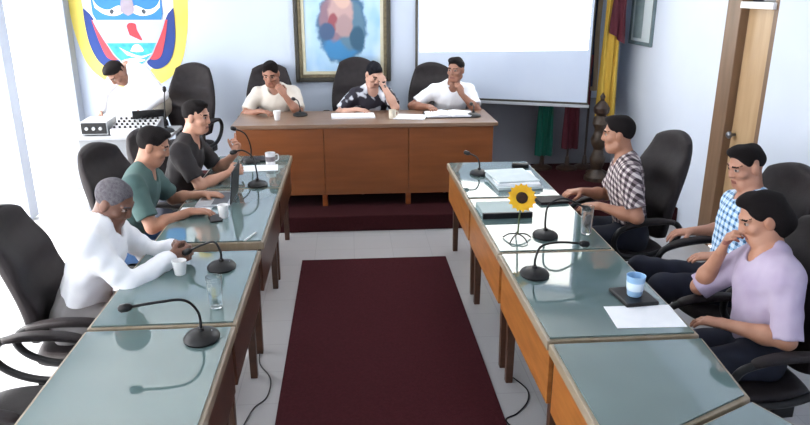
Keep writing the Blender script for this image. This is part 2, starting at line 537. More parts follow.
CLOTH = {k: mat('flag_' + k, a, b, 0.8, 4.0, (4, 4, 0.6)) for k, a, b in [('yellow', '#dcb84e', '#cda63e'), ('maroon', '#5f1e2c', '#4c1824'), ('green', '#0f6a58', '#0b5648'), ('navy', '#2b3248', '#232a3e'), ('red', '#7e2a34', '#6a222c'), ('beige', '#b7a184', '#a58f74')]}
POLE = mat('dark_pole', '#3b2a20', '#2c1f18', 0.4, 10)
def flag(name, x, y, label, parts, top=2.35):
    r = empty(name, (x, y, 0.15), 0, label, 'flag', 'flags standing in the back right corner')
    link('pole', MB().tube([(0, 0, 0.02), (0, 0, top)], 0.014, 12).lathe([(0.005, 0.0), (0.02, 0.03), (0.026, 0.07), (0.012, 0.12), (0.002, 0.16)], (0, 0, top), 12), POLE, r, smooth='auto')
    link('stand', MB().lathe([(0.12, 0.0), (0.12, 0.02), (0.09, 0.035), (0.03, 0.05), (0.022, 0.14), (0.018, 0.15)], (0, 0, 0), 20), POLE, r, smooth='auto')
    for nm, x0, x1, dy, z0, z1, fo, am, m, ta, sl in parts:
        drape(nm, x0, x1, dy, z0, z1, fo, am, CLOTH[m], r, ta, sl)
    return r
flag('flag', 2.76, 7.4, 'yellow flag with a maroon upper field in the back right corner', [
    ('yellow_cloth', -0.08, 0.12, -0.06, 0.66, 2.2, 3, 0.025, 'yellow', 0.95, 0.0),
    ('maroon_cloth', -0.02, 0.14, -0.105, 1.55, 2.22, 2, 0.018, 'maroon', 0.98, -0.12)])
flag('flag', 2.70, 7.66, 'narrow striped flag of dark blue, red and beige beside the screen edge', [
    ('beige_cloth', -0.01, 0.06, -0.03, 0.9, 2.25, 1, 0.012, 'beige', 0.95, 0.0),
    ('navy_cloth', -0.07, 0.0, -0.05, 0.95, 2.2, 1, 0.015, 'navy', 0.95, 0.0),
    ('red_cloth', -0.09, -0.02, -0.075, 0.75, 1.3, 1, 0.012, 'red', 0.95, 0.0)])
flag('flag', 2.2, 7.68, 'dark green flag hanging below the projection screen', [
    ('green_cloth', -0.09, 0.1, -0.05, 0.16, 1.5, 3, 0.025, 'green', 0.9, 0.0)], 1.75)
flag('flag', 2.48, 7.62, 'dark red flag hanging between the green flag and the carved post', [
    ('red_cloth', -0.08, 0.1, -0.05, 0.25, 1.5, 3, 0.025, 'maroon', 0.9, 0.0)], 1.75)
cp = empty('carved_post', (2.66, 7.14, 0.15), 0, 'dark carved wooden post standing in front of the yellow flag', 'post')
prof = [(0.13, 0), (0.13, 0.04), (0.09, 0.07), (0.055, 0.12), (0.075, 0.18), (0.085, 0.24), (0.06, 0.30), (0.05, 0.34), (0.08, 0.40), (0.09, 0.45), (0.06, 0.52), (0.055, 0.56), (0.085, 0.62), (0.075, 0.68), (0.05, 0.71)]
link('shaft', MB().lathe(prof, (0, 0, 0), 20), mat('carved_dark_wood', '#2c211b', '#4a3a2a', 0.45, 14, bump=0.4), cp, smooth='auto')
link('finial', MB().lathe([(0.05, 0.71), (0.08, 0.74), (0.085, 0.79), (0.05, 0.84), (0.02, 0.87), (0.028, 0.91), (0.004, 0.95)], (0, 0, 0), 20), POLE, cp, smooth='auto')

# ------------------------------------------------------------------ head table on the dais
ht = empty('head_table', (0.14, 6.35, 0.15), 0, 'long wooden head table on the dais below the painting', 'table')
link('table_top', MB().box(-1.24, 1.24, 0, 0.76, 0.765, 0.80), 'wood_top', ht, bevel=0.005)
for x0, x1 in ((-1.2, -0.40), (-0.394, 0.394), (0.40, 1.2)):
    link('front_panel', MB().box(x0, x1, 0.02, 0.04, 0.12, 0.765), 'wood_head', ht, bevel=0.003)
for x in (-1.2, 1.18):
    link('side_panel', MB().box(x, x + 0.02, 0.042, 0.72, 0.12, 0.765), 'wood_head', ht, bevel=0.003)
for x in (-1.17, -0.43, 0.37, 1.12):
    for y in (0.045, 0.67):
        link('leg', MB().box(x, x + 0.05, y, y + 0.05, 0, 0.76), 'wood_dark', ht, bevel=0.003)

# ------------------------------------------------------------------ delegates' desks
def desk(quad, label, group, z_top=0.755, wood='wood'):
    """quad: inner near, inner far, outer far, outer near (x, y); inner = aisle side"""
    cx, cy = sum(p[0] for p in quad) / 4, sum(p[1] for p in quad) / 4
    Q = [Vector((x - cx, y - cy)) for x, y in quad]
    r = empty('desk', (cx, cy, 0), 0, label, 'desk', group)
    def inset(k): return [tuple(q - Vector((math.copysign(k, q.x), math.copysign(k, q.y)))) for q in Q]
    link('desk_top', MB().prism([tuple(q) for q in Q], z_top - 0.045, z_top), 'wood_edge', r, bevel=0.004)
    link('glass_sheet', MB().prism(inset(0.016), z_top + 0.0005, z_top + 0.008), 'glass_top', r)
    I = [Vector(p) for p in inset(0.02)]
    names = ('front_panel', 'end_apron', 'back_apron', 'end_apron')
    for i in range(4):
        a, b = I[i], I[(i + 1) % 4]
        t = (b - a).normalized()
        nrm = Vector((-t.y, t.x))
        if nrm.dot(-(a + b)) < 0: nrm = -nrm
        low = 0.44 if i == 0 else z_top - 0.11
        a2, b2 = (a, b) if i % 2 == 0 else (a + t * 0.022, b - t * 0.022)
        poly = [tuple(a2), tuple(b2), tuple(b2 + nrm * 0.02), tuple(a2 + nrm * 0.02)]
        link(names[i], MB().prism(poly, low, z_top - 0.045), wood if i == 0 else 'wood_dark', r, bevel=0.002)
    for p in inset(0.075):
        x, y = p
        mb = MB()
        w, w2 = 0.026, 0.02
        v = [(x + sx * k, y + sy * k, z) for z, k in ((0, w2), (z_top - 0.045, w)) for sx, sy in ((-1, -1), (1, -1), (1, 1), (-1, 1))]
        mb.add(v, [(3, 2, 1, 0), (4, 5, 6, 7), (0, 1, 5, 4), (1, 2, 6, 5), (2, 3, 7, 6), (3, 0, 4, 7)])
        link('leg', mb, 'wood_leg', r, bevel=0.003)
    return r
GL, GR = 'desks along the left of the red carpet', 'desks along the right of the red carpet'
RX0, RX1, LX0, LX1 = 0.79, 1.45, -0.52, -1.155
desk([(RX0, 4.545), (RX0, 5.58), (1.47, 5.58), (1.465, 4.545)], 'glass-topped wooden desk in right row nearest the head table, with stacked documents', GR)
desk([(RX0, 3.51), (RX0, 4.53), (1.465, 4.53), (1.455, 3.51)], 'glass-topped wooden desk in right row bearing the sunflower', GR)
desk([(RX0, 2.51), (RX0, 3.495), (1.455, 3.495), (1.445, 2.51)], 'glass-topped wooden desk in right row with a single white sheet', GR)
desk([(RX0, 1.75), (RX0, 2.485), (1.445, 2.485), (1.40, 2.04)], 'empty glass-topped desk with a slanted end nearest on the right', GR)
dv = Vector((0.61, 0.29)).normalized()
dn = Vector((dv.y, -dv.x))
p0 = Vector((0.80, 1.738)) + dn * 0.0
p1 = p0 + dv * 0.66
desk([tuple(p0 + dn * 0.9), tuple(p0), tuple(p1), tuple(p1 + dn * 0.9)], 'angled glass-topped desk beyond the slanted end of the right row', GR)
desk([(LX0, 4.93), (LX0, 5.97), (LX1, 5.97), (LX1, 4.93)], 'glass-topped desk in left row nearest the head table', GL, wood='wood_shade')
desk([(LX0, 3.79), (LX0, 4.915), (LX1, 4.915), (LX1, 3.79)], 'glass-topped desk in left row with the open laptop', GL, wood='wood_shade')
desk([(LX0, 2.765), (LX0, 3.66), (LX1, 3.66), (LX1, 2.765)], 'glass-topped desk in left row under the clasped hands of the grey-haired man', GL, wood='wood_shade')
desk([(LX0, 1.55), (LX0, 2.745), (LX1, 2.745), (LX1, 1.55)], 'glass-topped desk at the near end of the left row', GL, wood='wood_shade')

# ------------------------------------------------------------------ swivel chairs
def make_chair(loc, rz, label, group):
    r = empty('swivel_chair', loc, rz, label, 'chair', group)
    def seat_fn(u, v, e, s):
        return (0.265 * u, 0.02 + 0.25 * v, 0.425 + 0.012 * (u * u - 0.5) - 0.02 * max(0, v - 0.6) + s * 0.048 * e)
    link('seat', MB().pillow(seat_fn, 20, 20), 'leather', r, smooth=True)
    def back_fn(u, v, e, s):
        t = (v + 1) / 2
        hw = 0.235 + 0.035 * math.sin(math.pi * min(1, t * 1.1)) - 0.02 * t
        z = 0.47 + 0.75 * t
        y = -0.235 - 0.10 * t + 0.035 * math.sin(math.pi * t * 1.6) + 0.05 * u * u
        th = 0.055 + 0.012 * math.cos(t * math.pi * 6) * (1 if s > 0 else 0)
        return (hw * u, y + s * th * e * (1.0 if s > 0 else 0.75), z)
    mb = MB().pillow(back_fn, 24, 40)
    mb.f = [f[::-1] for f in mb.f]
    link('backrest', mb, 'leather', r, smooth=True)
    for sx in (-1, 1):
        loop = [(0.20, 0.47), (0.255, 0.55), (0.23, 0.635), (0.12, 0.67), (-0.05, 0.68), (-0.18, 0.665), (-0.235, 0.60), (-0.19, 0.52), (-0.08, 0.465), (0.06, 0.45)]
        arm = link('armrest', MB().tube(smooth_path([(sx * 0.305, y, z) for y, z in loop], 5, True), 0.019, 10, closed=True), 'plastic', r, smooth=True)
        pad = MB().pillow(lambda u, v, e, s: (sx * 0.305 + 0.032 * u, -0.0 + 0.19 * v, 0.69 - 0.025 * v * v + s * 0.018 * e), 8, 16)
        link('arm_pad', pad, 'leather', arm, smooth=True)
        link('arm_bracket', MB().box(min(sx * 0.2, sx * 0.3), max(sx * 0.2, sx * 0.3), -0.05, 0.05, 0.385, 0.40).box(sx * 0.305 - 0.01, sx * 0.305 + 0.01, -0.05, 0.05, 0.385, 0.455), 'plastic', arm, bevel=0.003)
    link('gas_lift', MB().lathe([(0.035, 0.1), (0.035, 0.24), (0.022, 0.245), (0.022, 0.36), (0.09, 0.365), (0.09, 0.385)], (0, 0, 0), 16), 'plastic', r, smooth='auto')
    b = MB().lathe([(0.05, 0.075), (0.055, 0.12), (0.04, 0.13)], (0, 0, 0), 16)
    for k in range(5):
        a = 2 * math.pi * k / 5 + 0.3
        b.tube([(0.04 * math.cos(a), 0.04 * math.sin(a), 0.105), (0.27 * math.cos(a), 0.27 * math.sin(a), 0.075)], [0.024, 0.015], 8)
    link('star_base', b, 'plastic', r, smooth='auto')
    for k in range(5):
        a = 2 * math.pi * k / 5 + 0.3
        c = Vector((0.275 * math.cos(a), 0.275 * math.sin(a), 0.028))
        ax = Vector((-math.sin(a), math.cos(a), 0))
        link('caster', MB().tube([c - ax * 0.022, c - ax * 0.018, c + ax * 0.018, c + ax * 0.022], [0.022, 0.028, 0.028, 0.022], 14).tube([(c.x, c.y, 0.04), (c.x, c.y, 0.08)], 0.008, 8), 'plastic', r, smooth='auto')
    return r
R90 = math.pi / 2
CH = 'black high-backed swivel chairs'
first = make_chair((-1.39, 3.38, 0), -R90 + 0.05, 'black swivel chair behind the grey-haired man in white', CH)
def chair(x, y, z, rz, label, k=1.0):
    c = copy_tree(first, (x, y, z), rz, label, CH)
    c.scale = (1, 1, k)
    return c
chair(-1.42, 2.60, 0, -R90 - 0.03, 'empty black swivel chair at the near end of the left row, mostly its armrests showing', 0.96)
chair(-1.40, 4.60, 0, -R90 - 0.34, 'black swivel chair behind the man in the teal shirt', 0.95)
chair(-1.34, 5.37, 0, -R90 - 0.5, 'black swivel chair behind the man in the black shirt', 0.90)
chair(1.89, 4.46, 0, R90 + 0.18, 'black swivel chair behind the man in the dark checked shirt')
chair(2.13, 3.50, 0, R90 + 0.16, 'black swivel chair under the man in the blue plaid shirt')
chair(1.82, 2.76, 0, R90 + 0.06, 'black swivel chair under the person in lilac blouse', 0.96)
chair(-1.71, 7.20, 0.15, math.pi - 0.2, 'empty black swivel chair against the back wall beside the coat of arms', 1.03)
chair(-0.86, 7.42, 0.15, math.pi + 0.05, 'black swivel chair behind the man in cream at the head table')
chair(0.03, 7.42, 0.15, math.pi - 0.12, 'black swivel chair below the painting behind the person in patterned top', 1.05)
chair(0.87, 7.42, 0.15, math.pi - 0.12, 'black swivel chair behind the man in white beside the projection screen')
first.scale = (1, 1, 0.93)

# ------------------------------------------------------------------ people: smooth signed-distance bodies meshed with surface nets
class Field:
    def __init__(s): s.ops = []
    def cone(s, a, b, ra, rb, k=0.03, flat=None, cap=True):
        s.ops.append(('cone', np.array(a, float), np.array(b, float), ra, rb, k, flat, cap)); return s
    def ell(s, c, axes, r, k=0.02):
        s.ops.append(('ell', np.array(c, float), np.array(axes, float), np.array(r, float), k, 1)); return s
    def cut(s, c, axes, r, k=0.01):
        s.ops.append(('ell', np.array(c, float), np.array(axes, float), np.array(r, float), k, -1)); return s
    def plane(s, p, n):      # remove everything on the +n side
        s.ops.append(('plane', np.array(p, float), np.array(n, float))); return s
    def mesh(s, h, fold=None):
        lo, hi = np.full(3, 1e9), np.full(3, -1e9)
        for o in s.ops:
            if o[0] == 'cone':
                m = max(o[3], o[4]) * 1.05 + 0.02
                lo = np.minimum(lo, np.minimum(o[1], o[2]) - m); hi = np.maximum(hi, np.maximum(o[1], o[2]) + m)
            elif o[0] == 'ell' and o[5] > 0:
                m = o[3].max() + 0.02
                lo = np.minimum(lo, o[1] - m); hi = np.maximum(hi, o[1] + m)
        n = np.ceil((hi - lo) / h).astype(int) + 2
        F = np.full(n, 0.2, np.float32)
        ax = [lo[i] + h * np.arange(n[i]) for i in range(3)]
        for o in s.ops:
            if o[0] == 'plane':
                X = ax[0][:, None, None] - o[1][0]; Y = ax[1][None, :, None] - o[1][1]; Z = ax[2][None, None, :] - o[1][2]
                F = np.maximum(F, X * o[2][0] + Y * o[2][1] + Z * o[2][2]).astype(np.float32)
                continue
            if o[0] == 'cone':
                a, b, m = o[1], o[2], max(o[3], o[4]) + 0.05
                l, u = np.minimum(a, b) - m, np.maximum(a, b) + m
            else:
                m = o[3].max() + 0.05
                l, u = o[1] - m, o[1] + m
            i0 = np.clip(np.floor((l - lo) / h).astype(int), 0, n - 1); i1 = np.clip(np.ceil((u - lo) / h).astype(int) + 1, 1, n)
            if (i1 <= i0).any(): continue
            X, Y, Z = np.meshgrid(*[ax[i][i0[i]:i1[i]] for i in range(3)], indexing='ij')
            P = np.stack([X, Y, Z], -1)
            if o[0] == 'cone':
                _, a, b, ra, rb, k, flat, cap = o
                ab, v = b - a, P - a
                fs = 1.0
                if flat is not None:
                    w, fs = np.array(flat[0], float), flat[1]
                    v = v + (v @ w)[..., None] * w * (1 / fs - 1)
                    ab = ab + (ab @ w) * w * (1 / fs - 1)
                L2 = max(ab @ ab, 1e-9)
                t = (v @ ab) / L2
                tc = np.clip(t, 0, 1)
                r = ra + (rb - ra) * tc
                if cap:
                    d = np.linalg.norm(v - tc[..., None] * ab, axis=-1) - r
                else:
                    d = np.linalg.norm(v - t[..., None] * ab, axis=-1) - r
                    L = math.sqrt(L2)
                    d = np.maximum(d, np.maximum(-t * L, (t - 1) * L))
                if fs < 1: d = d * (0.5 + 0.5 * fs)
                sg = 1
            else:
                _, c, A, r, k, sg = o
                q = (P - c) @ A.T
                k0 = np.linalg.norm(q / r, axis=-1); k1 = np.linalg.norm(q / (r * r), axis=-1) + 1e-9
                d = k0 * (k0 - 1) / k1
                d = np.where(k0 < 0.2, -r.min() * 0.9, d)
            S = F[i0[0]:i1[0], i0[1]:i1[1], i0[2]:i1[2]]
            if sg > 0:
                hh = np.maximum(k - np.abs(S - d), 0) / k
                S[...] = np.minimum(S, d) - hh * hh * k * 0.25
            else:
                hh = np.maximum(k - np.abs(S + d), 0) / k
                S[...] = np.maximum(S, -d) + hh * hh * k * 0.25
        if fold:
            X, Y, Z = ax[0][:, None, None], ax[1][None, :, None], ax[2][None, None, :]
            q = fold
            F = F + (q * (np.sin(38 * X + 17 * Z + 3 * np.sin(11 * Y)) * np.sin(23 * Z - 31 * Y + 2 * np.sin(19 * X)) + 0.6 * np.sin(61 * Z + 29 * X + 13 * Y) * np.sin(37 * Y - 20 * X))).astype(np.float32)
        F[0], F[-1] = 0.2, 0.2; F[:, 0], F[:, -1] = 0.2, 0.2; F[:, :, 0], F[:, :, -1] = 0.2, 0.2
        ins = F < 0
        c = sum(ins[i:n[0] - 1 + i, j:n[1] - 1 + j, k:n[2] - 1 + k].astype(np.int8) for i in (0, 1) for j in (0, 1) for k in (0, 1))
        act = np.argwhere((c > 0) & (c < 8))
        idx = np.full(n - 1, -1, np.int64)
        idx[act[:, 0], act[:, 1], act[:, 2]] = np.arange(len(act))
        acc, cnt = np.zeros((len(act), 3)), np.zeros((len(act), 1))
        for axis in range(3):
            o1, o2 = [a for a in range(3) if a != axis]
            for u in (0, 1):
                for v in (0, 1):
                    off = np.zeros(3, int); off[o1], off[o2] = u, v
                    e = np.zeros(3, int); e[axis] = 1
                    p = act + off; q = p + e
                    fa, fb = F[p[:, 0], p[:, 1], p[:, 2]], F[q[:, 0], q[:, 1], q[:, 2]]
                    x = (fa < 0) != (fb < 0)
                    t = np.where(x, fa / np.where(x, fa - fb, 1), 0)
                    pos = off + t[:, None] * e
                    acc += np.where(x[:, None], pos, 0); cnt += x[:, None]
        V = lo + h * (act + acc / cnt)
        faces = []
        for axis in range(3):
            o1, o2 = [(1, 2), (2, 0), (0, 1)][axis]
            sl = [slice(1, n[i] - 1) for i in range(3)]; sl[axis] = slice(0, n[axis] - 1)
            sh = list(sl); sh[axis] = slice(1, n[axis])
            A, B = ins[tuple(sl)], ins[tuple(sh)]
            for cond, flip in ((A & ~B, False), (~A & B, True)):
                g = np.argwhere(cond)
                g = g + np.array([sl[i].start for i in range(3)])
                d1 = np.zeros(3, int); d1[o1] = 1
                d2 = np.zeros(3, int); d2[o2] = 1
                q = [idx[tuple((g - s1 * d1 - s2 * d2).T)] for s1, s2 in ((1, 1), (0, 1), (0, 0), (1, 0))]
                q = np.stack(q if not flip else q[::-1], -1)
                faces.append(q)
        return V, np.concatenate(faces)

def np_mesh(name, V, Q, mats, mi=None, parent=None):
    me = bpy.data.meshes.new(name)
    me.vertices.add(len(V)); me.vertices.foreach_set('co', V.astype(np.float32).ravel())
    me.loops.add(len(Q) * 4); me.loops.foreach_set('vertex_index', Q.astype(np.int32).ravel())
    me.polygons.add(len(Q)); me.polygons.foreach_set('loop_start', np.arange(0, len(Q) * 4, 4, dtype=np.int32))
    me.polygons.foreach_set('use_smooth', np.ones(len(Q), bool))
    for m in mats: me.materials.append(m)
    if mi is not None: me.polygons.foreach_set('material_index', mi.astype(np.int32))
    me.update(calc_edges=True)
    me.validate()
    o = bpy.data.objects.new(name, me)
    COL.objects.link(o)
    o.parent = parent
    return o

def nz(v):
    v = np.array(v, float)
    return v / np.linalg.norm(v)

def skin_mat(name, a, b):
    t = NT(name)
    v = t.coords()
    t.l(t.ramp(t.noise(v, 14, 3), [(0.3, lin(a)), (0.7, lin(b))]), t.b.inputs['Base Color'])
    t.b.inputs['Roughness'].default_value = 0.5
    t.b.inputs['Subsurface Weight'].default_value = 0.0
    return t.m
EYE_W = mat('eye_white', '#a89a92', '#a0928a', 0.5, spec=0.2)
EYE_D = mat('eye_iris', '#1c1512', '#231a16', 0.5, spec=0.2)

def person(label, rz, P, N, H, look, hands, cloth, skin=('#a8785f', '#b98970'), hair='#171314', group=None,
           sleeve='short', seated=True, knees=None, ankles=None, hair_style='short', girth=1.0, root_z=0.0, sh_half=0.185, trousers=None, shoe='#1b1816', extra=None, hair2=None, watch=None):
    ca, sa = math.cos(-rz), math.sin(-rz)
    root = np.array([P[0], P[1], root_z])
    Rm = np.array([[ca, -sa, 0], [sa, ca, 0], [0, 0, 1]])
    loc = lambda p: Rm @ (np.array(p, float) - root)
    vec = lambda v: Rm @ np.array(v, float)
    P, N, H, look = loc(P), loc(N), loc(H), nz(vec(look))
    T = nz(N - P)
    right = nz(np.array([1.0, 0, 0]) - T * T[0])
    fwd = np.cross(T, right) * 1.0
    fwd = nz(fwd) if fwd[1] > 0 else -nz(fwd)
    L = np.linalg.norm(N - P)
    B, SH, TR = Field(), Field(), Field()
    g = girth
    dep = (fwd, 0.68)
    waist, chest = P + T * L * 0.38 + fwd * 0.01, P + T * L * 0.70 + fwd * 0.015
    sl = {+1: N - T * 0.055 + right * sh_half, -1: N - T * 0.055 - right * sh_half}
    def torso(F, a, kk=0.05):
        F.cone(P - T * 0.02, waist, 0.155 * g + a, 0.138 * g + a, kk, dep)
        F.cone(waist, chest, 0.138 * g + a, 0.158 * g + a, kk, dep)
        F.cone(chest, N - T * 0.07, 0.155 * g + a, 0.12 + a, kk, dep)
        F.cone(sl[1] - right * 0.02, sl[-1] + right * 0.02, 0.055 + a, 0.055 + a, 0.06)
        F.cone(N - T * 0.06 + right * 0.06, N - T * 0.0 + right * 0.02, 0.055 + a, 0.05 + a, 0.05)
        F.cone(N - T * 0.06 - right * 0.06, N - T * 0.0 - right * 0.02, 0.055 + a, 0.05 + a, 0.05)
    torso(B, -0.006)
    # head
    hf = look
    hu = nz(np.array([0, 0, 1.0]) - hf * hf[2]) if abs(hf[2]) < 0.95 else nz(T - hf * (T @ hf))
    hu = nz(hu + 0.25 * (T - hf * (T @ hf)))
    hr = np.cross(hf, hu)
    hu = np.cross(hr, hf)
    A = np.stack([hr, hf, hu])
    h = lambda x, y, z: H + hr * x + hf * y + hu * z
    B.cone(N - T * 0.03, h(0, -0.02, -0.06), 0.062, 0.056, 0.04)
    B.ell(h(0, -0.012, 0.025), A, (0.074, 0.094, 0.088), 0.02)
    B.ell(h(0, 0.022, -0.035), A, (0.062, 0.068, 0.085), 0.03)
    B.cone(h(0.022, 0.055, -0.098), h(-0.022, 0.055, -0.098), 0.026, 0.026, 0.03)
    B.cone(h(0.05, 0.0, -0.075), h(0.03, 0.05, -0.098), 0.022, 0.022, 0.03)
    B.cone(h(-0.05, 0.0, -0.075), h(-0.03, 0.05, -0.098), 0.022, 0.022, 0.03)
    for q in (1, -1):
        B.cut(h(q * 0.031, 0.098, 0.004), A, (0.019, 0.016, 0.011), 0.012)
        B.cone(h(q * 0.014, 0.084, 0.022), h(q * 0.05, 0.072, 0.022), 0.009, 0.008, 0.012)
        B.ell(h(q * 0.031, 0.076, 0.003), A, (0.0125, 0.0125, 0.0105), 0.002)
        B.ell(h(q * 0.077, -0.008, -0.012), nz([1, 0, 0]) * 0 + A, (0.011, 0.022, 0.034), 0.006)
        B.ell(h(q * 0.045, 0.06, -0.03), A, (0.022, 0.02, 0.018), 0.02)
    B.cone(h(0, 0.088, 0.012), h(0, 0.099, -0.03), 0.009, 0.013, 0.012)
    B.cone(h(0.012, 0.095, -0.034), h(-0.012, 0.095, -0.034), 0.009, 0.009, 0.008)
    B.cone(h(0.02, 0.083, -0.066), h(-0.02, 0.083, -0.066), 0.0075, 0.0075, 0.006)
    B.cone(h(0.017, 0.081, -0.077), h(-0.017, 0.081, -0.077), 0.0075, 0.0075, 0.006)
    # arms
    UA, FA = 0.285, 0.255
    arm_ends = {}
    torso(SH, 0.012)
    for q, hd in hands.items():
        S, Wt = sl[q], loc(hd['w'])
        d = Wt - S
        D = np.linalg.norm(d)
        ua, fa = UA, FA
        if D > (ua + fa) * 0.99:
            k = min(1.12, D / ((ua + fa) * 0.99)); ua, fa = ua * k, fa * k
            if D > (ua + fa) * 0.99: Wt = S + d / D * (ua + fa) * 0.99; d = Wt - S; D = np.linalg.norm(d)
        dn_ = d / D
        a_ = (ua * ua - fa * fa + D * D) / (2 * D)
        hgt = math.sqrt(max(ua * ua - a_ * a_, 0))
        hint = vec(hd.get('hint', (0, 0, -1)))
        hint = nz(hint - dn_ * (hint @ dn_))
        E = S + dn_ * a_ + hint * hgt
        B.cone(S, E, 0.05, 0.040, 0.04)
        B.cone(E, E + (Wt - E) * 0.35, 0.039, 0.041, 0.02)
        B.cone(E + (Wt - E) * 0.35, Wt, 0.041, 0.026, 0.03)
        if sleeve == 'long':
            SH.cone(S, E, 0.068, 0.060, 0.05)
            SH.cone(E, E + (Wt - E) * 0.93, 0.061, 0.047, 0.03, None, True)
            SH.cone(E + (Wt - E) * 0.80, E + (Wt - E) * 0.95, 0.050, 0.048, 0.01, None, False)
        else:
            e2 = S + (E - S) * {'short': 0.78, 'elbow': 1.0}[sleeve]
            SH.cone(S, S + (E - S) * 0.35, 0.066, 0.066, 0.05)
            SH.cone(S + (E - S) * 0.2, e2, 0.064, 0.067, 0.02, None, False)
        # hand
        arm_ends[q] = (E, Wt)
        hd_d = nz(vec(hd.get('d', hd['w'])) if 'd' in hd else (Wt - E))
        nn = vec(hd.get('n', (0, 0, -1)))
        nn = nz(nn - hd_d * (nn @ hd_d))
        lat = np.cross(hd_d, nn) * q
        pc = Wt + hd_d * 0.012
        kn = Wt + hd_d * 0.085
        for o_ in (-0.024, -0.008, 0.008, 0.022):
            B.cone(pc + lat * o_ * 0.75, kn + lat * o_ * 1.15, 0.017, 0.0135, 0.012)
        curl = hd.get('curl', 0.6)
        for o_, ln, e in ((0.030, 0.070, 0.0), (0.0105, 0.080, 0.004), (-0.0095, 0.074, 0.001), (-0.0285, 0.058, -0.006)):
            p = kn + lat * o_ + hd_d * e
            dirn, ang_ = hd_d + lat * o_ * 2.2, 0
            dirn = nz(dirn)
            for sgm, (fr, r0, r1) in enumerate(((0.45, 0.0095, 0.009), (0.30, 0.009, 0.0082), (0.25, 0.0082, 0.007))):
                cc = hd.get('idx', curl) if o_ > 0.02 else curl
                ang_ += cc * (0.55, 0.75, 0.5)[sgm]
                dd = dirn * math.cos(ang_) + nn * math.sin(ang_)
                p2 = p + dd * ln * fr
                B.cone(p, p2, r0, r1, 0.004)
                p = p2
        tb_ = Wt + hd_d * 0.022 + lat * 0.024
        t1 = tb_ + (hd_d * 0.55 + lat * 0.7 + nn * 0.35) * 0.042
        t2 = t1 + (hd_d * 0.85 + lat * 0.25 + nn * 0.45) * 0.034
        t3 = t2 + (hd_d * 0.9 + nn * 0.5) * 0.022
        B.cone(tb_, t1, 0.015, 0.0115, 0.012); B.cone(t1, t2, 0.0115, 0.010, 0.004); B.cone(t2, t3, 0.010, 0.008, 0.004)
    # legs
    hips = {+1: P + right * 0.085 - T * 0.02, -1: P - right * 0.085 - T * 0.02}
    for q in (1, -1):
        hp = hips[q]
        if knees: kn = loc(knees[q])
        else: kn = hp + np.array([q * 0.05, 0.42, -0.03])
        if ankles: an = loc(ankles[q])
        else: an = np.array([kn[0], kn[1] + 0.02, 0.09])
        B.cone(hp, kn, 0.078, 0.05, 0.04); B.cone(kn, kn + (an - kn) * 0.3, 0.05, 0.052, 0.03); B.cone(kn + (an - kn) * 0.3, an, 0.052, 0.034, 0.03)
        ft = an + np.array([q * 0.03, 0.15, -0.05])
        B.cone(an - np.array([0, 0.02, 0.05]), ft, 0.028, 0.022, 0.03)
        TR.cone(hp, kn, 0.095, 0.068, 0.04)
        TR.cone(kn, an + (kn - an) * 0.05, 0.067, 0.055, 0.03)
        so = Field().cone(an - np.array([0, 0.03, 0.05]), ft, 0.04, 0.038, 0.03).cone(an - np.array([0, 0, 0.05]), an + np.array([0, 0, 0.02]), 0.042, 0.045, 0.03)
        so.plane(np.array([0, 0, an[2] - 0.088]), np.array([0, 0, -1.0]))
        knees_so = so
        if q == 1: shoes = []
        shoes.append(so)
    TR.cone(P - T * 0.03, P + T * 0.08, 0.165 * g, 0.158 * g, 0.05, dep)
    # shirt opening at the neck and collar
    SH.plane(P - T * (0.02 if seated else 0.12), -T)
    SH.cut(N + T * 0.03 + fwd * 0.045, np.stack([right, fwd, T]), (0.062, 0.085, 0.085), 0.01)
    if cloth.get('collar', True):
        pts = [(math.cos(a) * 0.068, math.sin(a) * 0.062) for a in np.linspace(-0.25 * math.pi, 1.25 * math.pi, 10)]
        pts = [(x, -y) for x, y in pts]
        cs = [N + T * (0.018 + 0.012 * (y < 0)) + right * x + fwd * (y + 0.008) for x, y in pts]
        for a, b in zip(cs[:-1], cs[1:]): SH.cone(a, b, 0.014, 0.014, 0.006)
    if extra: extra(SH, right, fwd, T, P, N, loc)
    # hair
    HR = Field()
    if hair_style != 'bald':
        if hair_style == 'cropped': HR.ell(h(0, -0.013, 0.027), A, (0.0775, 0.097, 0.091), 0.02)
        else: HR.ell(h(0, -0.016, 0.032), A, (0.0775, 0.098, 0.0915), 0.02)
        if hair_style != 'cropped': HR.ell(h(0.012, 0.035, 0.092), A, (0.055, 0.052, 0.032), 0.03)
        HR.plane(h(0, 0.074, 0.070), nz(hf * 0.80 - hu * 0.60))
        HR.plane(h(0, 0, -0.07), -hu)
        HR.cut(h(0, 0.105, -0.015), A, (0.064, 0.09, 0.084), 0.02)
        for q in (1, -1): HR.cut(h(q * 0.085, 0.0, -0.03), A, (0.03, 0.03, 0.042), 0.01)
        if hair_style == 'long':
            HR.ell(h(0, -0.055, -0.02), A, (0.085, 0.075, 0.11), 0.03)
            HR.ell(h(0, -0.10, -0.05), A, (0.05, 0.045, 0.055), 0.03)
    # build
    V, Q = B.mesh(0.0055)
    C = V[Q].mean(1)
    q = (C - H) @ A.T
    mi = np.zeros(len(Q), int)
    ex = np.abs(np.abs(q[:, 0]) - 0.031)
    eye = (ex < 0.0135) & (np.abs(q[:, 2] - 0.003) < 0.0075) & (q[:, 1] > 0.07)
    mi[eye] = 1
    mi[eye & (ex < 0.0065)] = 2
    brow = (np.abs(np.abs(q[:, 0]) - 0.033) < 0.021) & (np.abs(q[:, 2] - 0.0245) < 0.0042) & (q[:, 1] > 0.055)
    mi[brow] = 3
    lips = (np.abs(q[:, 0]) < 0.024) & (np.abs(q[:, 2] + 0.0715) < 0.010) & (q[:, 1] > 0.07)
    mi[lips] = 4
    sm = skin_mat('skin', *skin)
